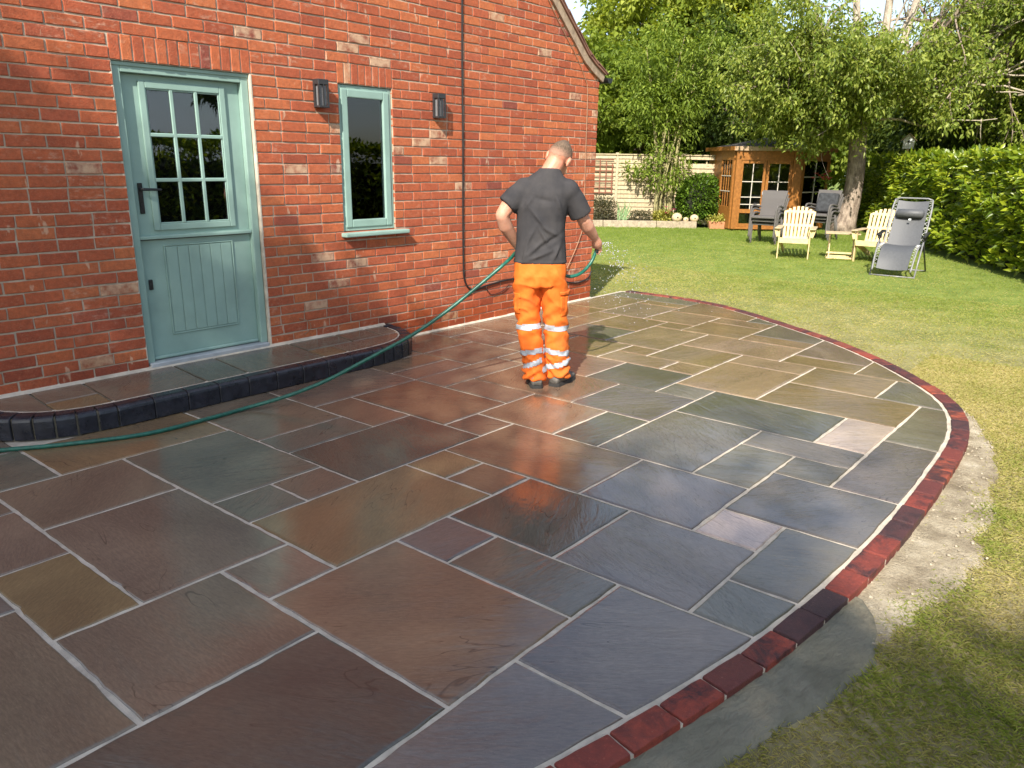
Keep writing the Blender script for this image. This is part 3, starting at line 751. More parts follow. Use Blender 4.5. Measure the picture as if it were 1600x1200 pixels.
mb = MB(); mb.tube([(2.316, YL - 0.012, 1.262), (2.316, YL - 0.016, 1.262)], 0.008, 12); mb.box((2.316, YL - 0.014, 1.25), (0.007, 0.004, 0.02)); mb.build('keyhole', GREYM, door)
mb = MB(); mb.box((2.312, YL - 0.006, 0.725), (0.028, 0.012, 0.072)); mb.build('escutcheon', BLACK, door, bevel=0.006, seg=2)
mb = MB(); mb.tube([(2.312, YL - 0.012, 0.73), (2.312, YL - 0.015, 0.73)], 0.008, 12); mb.build('keyhole', GREYM, door)

# ---- window
YW = WY + 0.018
window = hp(bx('window', WX0 + 0.004, WX1 - 0.004, YW + 0.05, YW + 0.06, WZ0 + 0.02, WZ1 - 0.004, SAGE, None, 0))
window.data.clear_geometry(); 
_mb = MB()
for a in ((WX0 + 0.003, WX0 + 0.045, WZ0 + 0.012, WZ1 - 0.004), (WX1 - 0.045, WX1 - 0.003, WZ0 + 0.012, WZ1 - 0.004), (WX0 + 0.045, WX1 - 0.045, WZ1 - 0.046, WZ1 - 0.004), (WX0 + 0.045, WX1 - 0.045, WZ0 + 0.012, WZ0 + 0.054)):
    _mb.box(((a[0] + a[1]) / 2, YW + 0.035, (a[2] + a[3]) / 2), (a[1] - a[0], 0.07, a[3] - a[2]))
_tmp = _mb.build('window_tmp', SAGE, None, bevel=0.004); window.data = _tmp.data; bpy.data.objects.remove(_tmp)
a0, a1, b0, b1 = WX0 + 0.032, WX1 - 0.032, WZ0 + 0.042, WZ1 - 0.034
sw = 0.062
for a in ((a0, a0 + sw, b0, b1), (a1 - sw, a1, b0, b1), (a0 + sw, a1 - sw, b1 - sw, b1), (a0 + sw, a1 - sw, b0, b0 + sw)):
    bx('sash', a[0], a[1], YW - 0.010, YW + 0.034, a[2], a[3], SAGE, window, bevel=0.008, seg=2)
bx('pane', a0 + sw - 0.004, a1 - sw + 0.004, YW + 0.012, YW + 0.018, b0 + sw - 0.004, b1 - sw + 0.004, GLASS, window, bevel=0)
mb = MB(); mb.box((4.226, WY - 0.022, 0.972), (0.69, 0.10, 0.034)); mb.build('sill', SAGE, window, bevel=0.009, seg=2)
mb = MB(); mb.tube([(4.405, YW + 0.05, 1.42), (4.39, YW + 0.075, 1.46), (4.385, YW + 0.078, 1.53), (4.405, YW + 0.05, 1.57)], 0.010, 8); mb.build('inner_handle', WHITE, window, smooth=True)

# ---- wall lamps
def wall_lamp(x, z, label):
    t = empty('wall_lamp', (x, WY, z)); tag(t, label, 'wall lamp', 'wall lamps either side of the window')
    mb = MB(); mb.box((0, -0.008, 0), (0.085, 0.016, 0.20)); mb.build('back_plate', GREYM, t, bevel=0.002)
    mb = MB(); mb.box((0, -0.045, 0.082), (0.096, 0.072, 0.040)); mb.build('cap', GREYM, t, bevel=0.003)
    mb = MB(); mb.box((0, -0.045, -0.095), (0.096, 0.072, 0.014)); mb.build('base', GREYM, t, bevel=0.002)
    mb = MB(); mb.box((0, -0.043, -0.014), (0.066, 0.050, 0.150)); mb.build('lens', LENS, t, bevel=0.003)
    for sx in (-1, 1): mb = MB(); mb.box((sx * 0.041, -0.074, -0.012), (0.012, 0.012, 0.152)); mb.build('post', GREYM, t)
    mb = MB(); mb.box((0, -0.0755, -0.012), (0.009, 0.009, 0.152)); mb.build('post', GREYM, t)
    for sx in (-1, 1): mb = MB(); mb.box((sx * 0.0425, -0.024, -0.012), (0.007, 0.014, 0.152)); mb.build('post', GREYM, t)
wall_lamp(3.722, 2.052, 'black box wall lamp between the door and the narrow window')
wall_lamp(4.975, 2.038, 'black box wall lamp right of the window beside the black cable')

# ---- cables on the wall
CABLE = simple('black_cable', (0.010, 0.009, 0.010), 0.5, 0.1); WIRE = simple('old_wire', (0.30, 0.17, 0.10), 0.6, 0.2)
def wire(name, pts, r, m, label, cat='cable', k=8):
    mb = MB(); mb.tube(catmull(pts, k), r, 8); return tag(mb.build(name, m, smooth=True), label, cat)
wire('cable', [(5.292, WY - 0.012, 4.1), (5.302, WY - 0.011, 3.0), (5.300, WY - 0.011, 2.4), (5.306, WY - 0.011, 1.7), (5.303, WY - 0.011, 1.1), (5.306, WY - 0.012, 0.62), (5.316, WY - 0.012, 0.47), (5.37, WY - 0.013, 0.375), (5.47, WY - 0.013, 0.345), (5.75, WY - 0.013, 0.372), (6.05, WY - 0.013, 0.385), (6.4, WY - 0.013, 0.33), (6.9, WY - 0.013, 0.27), (7.2, WY - 0.012, 0.22), (7.42, WY - 0.012, 0.25), (7.5, WY - 0.012, 0.33)], 0.0085, CABLE, 'black cable running down the brick wall and bending towards the corner')
wire('wire', [(6.4, WY - 0.008, 3.28), (6.75, WY - 0.008, 2.93), (7.05, WY - 0.008, 2.66), (7.22, WY - 0.008, 2.46), (7.28, WY - 0.008, 2.3), (7.29, WY - 0.008, 1.6), (7.30, WY - 0.008, 0.95), (7.22, WY - 0.014, 0.72), (7.0, WY - 0.02, 0.42), (6.9, WY - 0.02, 0.33)], 0.0045, WIRE, 'thin brown wire following the gable edge down near the corner', 'wire')
wire('wire', [(3.42, WY - 0.006, 0.34), (3.5, WY - 0.012, 0.31), (3.52, WY - 0.014, 0.25), (3.46, WY - 0.01, 0.205)], 0.0035, WIRE, 'short stray wire end above the right end of the step', 'wire')
wire('wire', [(5.35, WY - 0.01, 0.30), (5.6, WY - 0.012, 0.34), (5.72, WY - 0.012, 0.26), (5.9, WY - 0.012, 0.28), (6.0, WY - 0.012, 0.34)], 0.004, CABLE, 'thin loose wire looping under the bend of the black cable', 'wire')

# ---- doorstep
def ztop(x, y): return 0.130 + 0.028 * max(0.0, min(1.0, (y - 4.58) / 0.6))
outline = [(1.075, WY - 0.001), (1.085, 5.03), (1.125, 4.90), (1.20, 4.79), (1.31, 4.695), (1.46, 4.62), (1.68, 4.578), (2.0, 4.57), (2.7, 4.57), (3.4, 4.565), (3.75, 4.57), (3.98, 4.60), (4.14, 4.665), (4.26, 4.765), (4.335, 4.89), (4.365, 5.03), (4.37, WY - 0.001)]
OL = [Vector((p.x, p.y)) for p in catmull([(x, y, 0) for x, y in outline], 6)]
def off2(P, d):
    o = []
    for i, p in enumerate(P):
        t = (P[min(i + 1, len(P) - 1)] - P[max(i - 1, 0)]).normalized(); o.append(p + Vector((-t.y, t.x)) * d)
    return o
inn = off2(OL, 0.016); n = len(inn)
mb = MB(); mb.add([(p.x, p.y, -0.003) for p in inn] + [(p.x, p.y, ztop(p.x, p.y) - 0.012) for p in inn], [tuple(range(n, 2 * n)), tuple(reversed(range(n)))] + [(i, (i + 1) % n, (i + 1) % n + n, i + n) for i in range(n)])
STEPM = mat_mortar('step_mortar', (0.235, 0.205, 0.145))
step = tag(mb.build('door_step', STEPM), 'curved doorstep of sandstone slabs edged in blue-black bricks', 'step')
L = [0.0]
for i in range(1, n): L.append(L[-1] + (OL[i] - OL[i - 1]).length)
s_ = 0.0
while s_ < L[-1] - 0.04:
    i = max(1, next(k for k in range(1, n) if L[k] >= s_ + 0.05)); xm = OL[i].x
    ln = 0.216 if 1.72 < xm < 3.72 else 0.112
    c_ = min(s_ + ln / 2, L[-1]); i = max(1, next(k for k in range(1, n) if L[k] >= c_ - 1e-6)); f = (c_ - L[i - 1]) / (L[i] - L[i - 1])
    p = OL[i - 1].lerp(OL[i], f); t = (OL[i] - OL[i - 1]).normalized(); nn = Vector((-t.y, t.x)); c = p + nn * 0.052
    zt = ztop(c.x, c.y) + 0.002; g_ = 0.004 if ln > 0.2 else 0.012
    prof = [(-0.052, 0.003), (-0.052, zt - 0.03), (-0.0475, zt - 0.013), (-0.035, zt - 0.004), (-0.02, zt), (0.05, zt), (0.05, 0.003)]
    rings = [[(c.x + t.x * e + nn.x * a, c.y + t.y * e + nn.y * a, z) for a, z in prof] for e in (-(ln - g_) / 2, (ln - g_) / 2)]
    mb = MB(); mb.loft(rings); mb.build('edge_brick', BLUE, step, bevel=0.0035)
    s_ += ln
inr = hull([(p.x, p.y) for p in off2(OL, 0.116)[6:-6]] + [(1.2, WY - 0.012), (4.25, WY - 0.012)])
for k, (xa, xb, ya, yb, c) in enumerate([(1.05, 1.45, 4.5, 5.2, br), (1.45, 1.76, 4.5, 4.9, oc), (1.45, 1.76, 4.9, 5.2, br), (1.76, 2.36, 4.5, 5.2, br), (2.36, 2.665, 4.5, 5.2, gr), (2.665, 3.30, 4.5, 5.2, gr), (3.30, 3.74, 4.9, 5.2, gr), (3.30, 3.52, 4.5, 4.9, oc), (3.52, 4.4, 4.5, 4.9, br), (3.74, 4.05, 4.9, 5.2, br), (4.05, 4.4, 4.9, 5.2, br)]):
    poly = clip([(xa + 0.007, ya + 0.007), (xb - 0.007, ya + 0.007), (xb - 0.007, yb - 0.007), (xa + 0.007, yb - 0.007)], inr)
    if len(poly) < 3 or parea(poly) < 0.003: continue
    Q = [p for i, p in enumerate(poly) if (Vector(p) - Vector(poly[i - 1])).length > 0.004]
    cx = sum(p[0] for p in Q) / len(Q); cy = sum(p[1] for p in Q) / len(Q)
    V, F = slab_mesh(Q, (cx, cy), 0.0, 0.02, 0.003, 500 + k, lambda x, y: ztop(x, y))
    o = pyd('slab', V, F, SLAB, step, loc=(cx, cy, 0)); o.color = (*c, 1)
mb = MB(); pj = [Vector((p.x, p.y)) for p in off2(OL, 0.105)[4:-4]]
V = []; F = []
for p, q in zip(pj, off2(OL, 0.135)[4:-4]): V += [(p.x, p.y, ztop(p.x, p.y) - 0.003), (q.x, q.y, ztop(q.x, q.y) - 0.003)]
for i in range(len(pj) - 1): F.append((2 * i, 2 * i + 2, 2 * i + 3, 2 * i + 1))
pyd('pointing', V, F, POINT, step)
V = [(1.1, WY - 0.03, 0.1535), (4.3, WY - 0.03, 0.1535), (4.3, WY + 0.004, 0.176), (1.1, WY + 0.004, 0.176)]
pyd('pointing', [(x, y + (0.004 * mnoise.noise(Vector((x * 9, 0, i)))), z) for i, (x, y, z) in enumerate(V)], [(0, 1, 2, 3)], POINT, step)
mb = MB(); V = []; F = []
xs = np.linspace(4.36, CX + 0.72, 60)
for x in xs:
    j = 0.006 * mnoise.noise(Vector((x * 8, 1, 0))); V += [(x, WY - 0.022 + j, 0.0015), (x, WY + 0.004 + (0.0 if x < CX else 0.012), 0.02 if x < CX else 0.003)]
for i in range(len(xs) - 1): F.append((2 * i, 2 * i + 2, 2 * i + 3, 2 * i + 1))
pyd('wall_pointing', V, F, POINT, patio)

# ------------------------------------------------------------------ vegetation helpers
def unit(a): return a / np.maximum(1e-9, np.linalg.norm(a, axis=1, keepdims=True))
def leaves(P, D, Nn, L, Wd, fold=0.25, rnd=None, droop=0.15):
    """kite-shaped folded leaves; arrays over all leaves"""
    P = np.asarray(P, float); D = unit(np.asarray(D, float)); N = len(P)
    S = unit(np.cross(D, Nn)); Nn = np.cross(S, D)
    L = np.broadcast_to(L, N)[:, None]; Wd = np.broadcast_to(Wd, N)[:, None]
    m = P + D * L * 0.45; tip = P + D * L - np.array([0, 0, 1.0]) * L * droop
    V = np.stack([P, m + S * Wd / 2 + Nn * Wd * fold, tip, m - S * Wd / 2 + Nn * Wd * fold], 1).reshape(-1, 3)
    F = np.arange(4 * N).reshape(N, 4)
    # two triangles per leaf, creased on the midrib
    T = np.concatenate([F[:, [0, 1, 2]], F[:, [0, 2, 3]]])
    r_ = rng.random(N) if rnd is None else rnd
    return V, T, np.repeat(r_, 4)

def clump_cloud(C, rad, per, flat=0.75):
    """points gathered round clump centres; returns point and outward direction"""
    n = len(C); G = unit(rng.normal(size=(n * per, 3))) * (rng.random((n * per, 1)) ** 0.5)
    rr = np.repeat(np.broadcast_to(rad, n), per)[:, None]
    G[:, 2] *= flat
    return np.repeat(C, per, 0) + G * rr, G

def ellipsoid_clumps(c, r_, n, shell=0.55, squash_bottom=0.75, lump=0.18, seed=0):
    d = unit(rng.normal(size=(n, 3)))
    t = shell + (1 - shell) * rng.random(n) ** 0.7
    lum = np.array([1 + lump * mnoise.noise(Vector((x * 2.2 + seed, y * 2.2, z * 2.2))) * 2 for x, y, z in d])
    P = d * (t * lum)[:, None] * np.asarray(r_)
    P[:, 2] = np.where(P[:, 2] < 0, P[:, 2] * squash_bottom, P[:, 2])
    return P + np.asarray(c)

BARK = mat_bark('grey_brown_bark', (0.10, 0.075, 0.055), (0.26, 0.21, 0.165))
BARKC = mat_bark('cherry_bark', (0.11, 0.080, 0.060), (0.46, 0.37, 0.29))
STEMY = mat_bark('pale_stem', (0.22, 0.2, 0.09), (0.42, 0.37, 0.19))
def gmat(name, dark, mid, light, rough=0.42, trans=0.3, spec=0.4): return mat_leaf(name, [(0.0, dark), (0.5, mid), (0.85, light), (1.0, tuple(min(1, x * 1.25) for x in light))], rough, trans, spec)
G_LIME = gmat('lime_foliage', (0.14, 0.195, 0.024), (0.27, 0.33, 0.046), (0.42, 0.46, 0.095), 0.55, 0.48, 0.2)
G_MID = gmat('mid_foliage', (0.09, 0.14, 0.018), (0.17, 0.235, 0.030), (0.28, 0.335, 0.055), 0.55, 0.48, 0.2)
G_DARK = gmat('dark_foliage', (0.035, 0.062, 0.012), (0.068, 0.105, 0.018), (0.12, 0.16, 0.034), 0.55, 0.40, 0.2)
G_CHER = gmat('cherry_foliage', (0.10, 0.15, 0.020), (0.20, 0.26, 0.038), (0.33, 0.37, 0.080), 0.42, 0.45, 0.3)
G_LAUR = gmat('laurel_foliage', (0.085, 0.14, 0.010), (0.18, 0.255, 0.016), (0.33, 0.38, 0.030), 0.32, 0.42, 0.38)
G_BAY = gmat('clipped_foliage', (0.045, 0.09, 0.010), (0.09, 0.165, 0.016), (0.16, 0.25, 0.028), 0.36, 0.34, 0.35)
G_GREY = gmat('shrub_foliage', (0.05, 0.052, 0.026), (0.085, 0.08, 0.038), (0.13, 0.115, 0.055))
G_YEL = gmat('yellow_foliage', (0.2, 0.2, 0.03), (0.34, 0.32, 0.05), (0.45, 0.42, 0.1))

def limb_tubes(mb, start, ends, r0, sag=0.1, n=6, wob=0.12):
    for e in ends:
        a = Vector(start[0]) if isinstance(start, list) else Vector(start); b = Vector(e); d = b - a
        pts = []; rad = []
        for i in range(n + 1):
            t = i / n; p = a + d * t
            p += Vector((mnoise.noise(p * 1.3 + Vector((1, 0, 0))), mnoise.noise(p * 1.3 + Vector((0, 5, 0))), mnoise.noise(p * 1.3) - sag)) * wob * d.length * math.sin(math.pi * t) * 0.6
            pts.append(p); rad.append(r0 * (1 - 0.85 * t) + 0.004)
        mb.tube(pts, rad, 6)

def tree(name, label, base, top, cc, cr_, lm, nclump, per, crad, ll, lw, trunk_r=0.18, group=None, droop=0.3, bark=BARK, shell=0.45, limbs=14, lump=0.2, cat='tree', dirdown=0.25, zmin=None):
    t = empty(name, base); tag(t, label, cat, group)
    b = Vector(base)
    C = ellipsoid_clumps(cc, cr_, nclump, shell, 0.8, lump, seed=b.x)
    if zmin is not None: C[:, 2] = np.maximum(C[:, 2], zmin + rng.random(len(C)) * 0.4)
    P, G = clump_cloud(C, crad * (0.6 + 0.8 * rng.random(nclump)), per)
    out = unit(P - np.asarray(cc)) * 0.5 + G + rng.normal(size=P.shape) * 0.5; out[:, 2] -= dirdown
    Nn = np.tile([0, 0, 1.0], (len(P), 1)) + rng.normal(size=P.shape) * 0.55
    rn = np.clip(np.repeat(rng.random(nclump), per) * 0.55 + rng.random(len(P)) * 0.45, 0, 1)
    V, T, rr = leaves(P - np.asarray(base), out, Nn, ll * (0.7 + 0.6 * rng.random(len(P))), lw * (0.7 + 0.6 * rng.random(len(P))), 0.22, rn, droop)
    link('crown', fastmesh('crown', V, T, rr), lm, t)
    mb = MB(); tp = Vector(top); N = 8; pts = []; rad = []
    for i in range(N + 1):
        u = i / N; p = b.lerp(tp, u) + Vector((mnoise.noise(Vector((u * 3, b.x, 0))), mnoise.noise(Vector((u * 3, b.y, 4))), 0)) * 0.12 * math.sin(math.pi * u)
        pts.append(p - b); rad.append(trunk_r * (1.25 - 0.25 * min(1, u * 6)) * (1 - 0.62 * u))
    mb.tube(pts, rad, 10)
    idx = rng.choice(len(C), min(limbs, len(C)), replace=False)
    for k in idx:
        s = pts[int(rng.integers(N // 2, N))]
        limb_tubes(mb, s, [Vector(C[k]) - b], trunk_r * 0.32)
    mb.build('trunk', bark, t, smooth=True)
    return t

# trees whose crowns shade the near patio (off to the left behind the viewer)
for k, (bx_, by_, cz, rx, nc) in enumerate([(-10.85, -4.3, 10.1, 2.4, 250), (-10.7, -1.0, 10.1, 2.8, 520), (-11.5, -7.4, 10.0, 2.4, 210)]):
    tree('shade_tree', ['broad leafy tree beside the viewer shading the middle of the patio', 'leafy tree left of the viewer shading the door end of the patio', 'leafy tree behind the viewer shading the grass in the corner'][k], (bx_, by_, LAWN_Z), (bx_, by_, 9.2), (bx_, by_, cz), (rx, rx, rx * 0.9), G_MID, nc, 46, 0.46, 0.17, 0.10, 0.24, 'trees that shade the patio', shell=0.15)
tree('garden_tree', 'dark tree beyond the hedge mirrored in the door panes', (9.6, -5.2, LAWN_Z), (9.6, -5.2, 3.2), (9.6, -5.2, 4.3), (2.2, 2.2, 2.3), G_DARK, 170, 130, 0.5, 0.11, 0.06, 0.2)

# ---- background trees beyond the fence
bgt = [
 # name label base cc cr mat nclump per crad leaf
 ('broad lime green tree rising highest behind the bamboo', (26.9, 15.6), (26.9, 15.6, 5.6), (3.6, 3.6, 4.8), G_LIME, 420, 66, 0.52, 0.21, 0.145),
 ('mid green tree behind the fence left of the bamboo', (20.3, 15.4), (20.3, 15.4, 3.4), (2.3, 2.3, 2.1), G_MID, 200, 60, 0.42, 0.16, 0.11),
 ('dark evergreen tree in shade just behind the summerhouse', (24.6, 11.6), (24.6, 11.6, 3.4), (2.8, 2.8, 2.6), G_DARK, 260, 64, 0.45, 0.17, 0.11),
 ('tall green tree rising behind the summerhouse roof', (27.9, 14.3), (27.9, 14.3, 5.0), (2.4, 2.4, 4.5), G_LIME, 360, 64, 0.52, 0.22, 0.15),
 ('dark leafy tree behind the cherry tree', (30.5, 8.2), (30.5, 8.2, 2.6), (3.6, 3.6, 2.3), G_MID, 320, 62, 0.52, 0.22, 0.14),
 ('tall dark tree behind the right side of the cherry crown', (29.8, 3.7), (29.8, 3.7, 6.2), (3.5, 3.5, 4.4), G_MID, 330, 62, 0.5, 0.22, 0.14),
 ('bright leafy tree above the laurel hedge at the right edge', (22.0, 0.6), (22.0, 0.6, 4.6), (2.9, 2.9, 3.0), G_LIME, 330, 62, 0.42, 0.2, 0.10),
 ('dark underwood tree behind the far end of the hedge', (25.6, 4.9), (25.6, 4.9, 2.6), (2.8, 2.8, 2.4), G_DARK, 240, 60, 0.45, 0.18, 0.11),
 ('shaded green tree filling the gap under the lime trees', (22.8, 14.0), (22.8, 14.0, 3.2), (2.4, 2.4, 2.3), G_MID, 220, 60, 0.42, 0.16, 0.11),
]
for lab, (bx_, by_), cc, cr_, lm, nc, per, crad, ll, lw in bgt:
    tree('garden_tree', lab, (bx_, by_, LAWN_Z), (bx_, by_, cc[2] + cr_[2] * 0.35), cc, cr_, lm, nc, per, crad, ll, lw, 0.2, 'trees beyond the garden fence', shell=0.35, limbs=18)
# far wood that closes the horizon
C = []
for a in np.linspace(-0.35, 1.55, 300):
    d = 46 + 10 * rng.random(); C.append((d * math.cos(a), d * math.sin(a), 1.0 + 4.6 * rng.random() * (0.85 + 0.3 * mnoise.noise(Vector((a * 9, 0, 0))))))
C = np.array(C); P, G = clump_cloud(C, 1.5, 60, 0.9)
V, T, rr = leaves(P, G + rng.normal(size=P.shape) * 0.5, rng.normal(size=P.shape) + [0, 0, 1], 0.55, 0.38, 0.2)
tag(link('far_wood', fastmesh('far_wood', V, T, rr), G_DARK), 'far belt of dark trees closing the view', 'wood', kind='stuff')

# ---- bamboo-like tall shrub with pale stems in the bed
t = empty('tall_stemmed_shrub', (18.67, 10.66, 0)); tag(t, 'tall feathery green shrub with pale yellow stems by the fence', 'shrub')
ERn_ = np.array([0.652, -0.759, 0.0]); ER = Vector((0.652, -0.759, 0)); EF = Vector((0.761, 0.648, 0))
tops = []
for i in range(11):
    a = rng.normal(0, 0.9); base = ER * rng.normal(0, 0.16) + EF * rng.normal(0, 0.1); hgt = rng.uniform(3.4, 5.2)
    mb = MB(); pts = [base + ER * (a * (u ** 1.6) * 0.85) + EF * (rng.normal(0, 0.03) + 0.25 * u) + Vector((0, 0, hgt * u)) for u in np.linspace(0, 1, 8)]
    mb.tube(pts, [0.075 * (1 - 0.8 * u) if i < 2 else 0.032 * (1 - 0.7 * u) for u in np.linspace(0, 1, 8)], 6); mb.build('stem', STEMY, t, smooth=True); tops += pts[5:]
C = []
for p in tops:
    for _ in range(7): C.append(np.array(p) + rng.normal(size=3) * [0.45, 0.45, 0.34])
for _ in range(26): C.append(np.array([*(ER * rng.normal(0.05, 0.34) + EF * rng.normal(0, 0.25))]) + [0, 0, rng.uniform(1.0, 1.9)])
C = np.array(C); P, G = clump_cloud(C, 0.30, 42)
V, T, rr = leaves(P, G + rng.normal(size=P.shape) * 0.4 + [0, 0, -0.35], rng.normal(size=P.shape) * 0.5 + [0, 0, 1], 0.13, 0.045, 0.2)
link('foliage', fastmesh('foliage', V, T, rr), gmat('feathery_foliage', (0.09, 0.14, 0.018), (0.165, 0.235, 0.030), (0.26, 0.33, 0.055), 0.5, 0.42, 0.2), t)

# ---- cherry tree by the summerhouse
CB = Vector((20.25, 6.32, LAWN_Z))
t = empty('cherry_tree', CB); tag(t, 'old cherry tree with pale lopped limbs and drooping leaves beside the summerhouse', 'tree')
mb = MB(); tp = []
for u in np.linspace(0, 1, 14):
    p = ER * (0.20 * u + 0.10 * math.sin(u * 5)) + EF * 0.1 * u + Vector((0, 0, 3.5 * u)); tp.append((p, 0.235 * (1 + 0.55 * math.exp(-u * 14)) * (1 - 0.25 * u)))
mb.tube([p for p, _ in tp], [r_ for _, r_ in tp], 14)
trunk = mb.build('trunk', BARKC, t, smooth=True)
br_ends = []; C = []
def limb(p0, d, L, r0, depth, seedv):
    d = d.normalized(); pts = [p0]; rad = [r0]; p = p0.copy(); n = 7
    for i in range(n):
        wob = Vector((mnoise.noise(p * 0.9 + Vector((seedv, 0, 0))), mnoise.noise(p * 0.9 + Vector((0, seedv, 0))), mnoise.noise(p * 0.9 + Vector((0, 0, seedv)))))
        d = (d + wob * 0.32 + Vector((0, 0, 0.05 if depth == 0 else -0.10))).normalized()
        p = p + d * L / n; pts.append(p.copy()); rad.append(r0 * (1 - 0.72 * (i + 1) / n))
        if depth < 2 and i >= 2:
            for _ in range(2 if depth == 0 else 1):
                sd = (d + Vector(rng.normal(size=3)) * 0.75 + Vector((0, 0, -0.06))).normalized()
                limb(p, sd, L * rng.uniform(0.36, 0.58), rad[-1] * 0.6, depth + 1, seedv + rng.random() * 9)
        if depth >= 1 and i >= 2: C.append(np.array(p))
    lm_.tube(pts, rad, 6)
    if depth == 0: C.append(np.array(p))
top = tp[-1][0]
for k, (sx, dz, fy, L, r0) in enumerate([(-1.0, 0.30, -0.15, 2.3, 0.12), (-0.9, 0.62, -0.3, 2.7, 0.12), (-0.85, 0.6, 0.2, 1.6, 0.13), (0.25, 1.0, -0.2, 1.1, 0.13), (0.9, 0.6, -0.2, 3.4, 0.13), (1.0, 0.45, -0.3, 4.2, 0.13), (1.0, 0.16, -0.25, 4.4, 0.11), (0.85, 0.35, -0.7, 3.4, 0.10), (-0.8, 0.10, -0.55, 2.0, 0.09), (0.3, 0.3, -1.0, 2.3, 0.09), (1.0, 0.65, 0.35, 4.6, 0.12), (-0.35, 0.2, -0.9, 2.4, 0.08), (-1.0, 0.05, -0.5, 2.7, 0.085), (-0.75, 0.0, -0.8, 2.3, 0.07)]):
    lm_ = MB(); s = tp[-1 - (k % 4)][0]
    limb(s, ER * sx + Vector((0, 0, dz)) + EF * fy, L, r0, 0, k * 3.7)
    lm_.build('limb', BARKC, t, smooth=True)
STUB = mat_bark('lopped_wood', (0.30, 0.25, 0.19), (0.55, 0.48, 0.38))
for a, b, r0 in (((-0.25, 3.9), (-0.55, 5.6), 0.10), ((0.30, 4.1), (0.26, 5.75), 0.10), ((0.7, 4.4), (1.05, 6.0), 0.09), ((2.3, 3.9), (2.75, 4.9), 0.07), ((1.5, 3.5), (1.75, 4.2), 0.07), ((0.9, 4.0), (0.7, 4.9), 0.07)):
    mb = MB(); A = ER * a[0] + Vector((0, 0, a[1])) - EF * 0.3; B = ER * b[0] + Vector((0, 0, b[1])) - EF * 0.3; mb.tube([A, A.lerp(B, 0.5) + Vector((0.03, 0.03, 0)), B], [r0, r0 * 0.9, r0 * 0.8], 9); mb.build('lopped_stub', STUB, t)
for (a, b, r0) in (((0.1, 3.0, -0.3), (-2.1, 3.7, -1.6), 0.035), ((0.1, 3.2, -0.3), (-1.7, 4.6, -1.5), 0.035), ((0.2, 2.9, -0.3), (3.2, 3.9, -1.9), 0.045), ((0.3, 3.1, -0.3), (2.9, 4.9, -1.7), 0.045), ((1.2, 3.5, -1.0), (3.9, 3.0, -2.0), 0.03), ((0.2, 2.7, -0.4), (2.4, 2.7, -1.7), 0.03), ((0.0, 2.8, -0.4), (-1.3, 2.6, -1.5), 0.025), ((0.2, 3.4, -0.3), (0.7, 5.9, -1.1), 0.04), ((0.0, 3.5, -0.2), (-0.9, 6.0, -0.9), 0.035), ((1.6, 3.6, -1.2), (4.6, 4.5, -1.9), 0.03)):
    mb = MB(); A = ER * a[0] + EF * a[2] + Vector((0, 0, a[1])); B = ER * b[0] + EF * b[2] + Vector((0, 0, b[1])); limb_tubes(mb, A, [B], r0, -0.1, 9, 0.22)
    for q in (0.45, 0.6, 0.75, 0.88):
        S_ = A.lerp(B, q); limb_tubes(mb, S_, [S_ + (B - A).normalized() * rng.uniform(0.3, 0.7) + Vector(rng.normal(size=3)) * 0.3], r0 * 0.4, 0.0, 4, 0.2)
    mb.build('bare_branch', STUB, t, smooth=True)
C = np.array(C); C = np.concatenate([C, C + rng.normal(size=C.shape) * 0.2]); C = C[rng.random(len(C)) < 0.60]
# keep the lowest sprays a little above head height
C = C[C[:, 2] > 1.75]
C = C[~((C[:, 2] > 4.55) & (C @ ERn_ > -1.6) & (C @ ERn_ < 1.3) & (rng.random(len(C)) < 0.85))]
P, G = clump_cloud(C, 0.21, 15, 1.0)
D = G * 0.6 + rng.normal(size=P.shape) * 0.5 + [0, 0, -0.5]
V, T, rr = leaves(P, D, unit(rng.normal(size=P.shape) * 0.8 + np.array([-0.5, -0.4, 0.6])), 0.105 * (0.75 + 0.5 * rng.random(len(P))), 0.05, 0.18, None, 0.1)
link('crown', fastmesh('crown', V, T, rr), G_CHER, t)

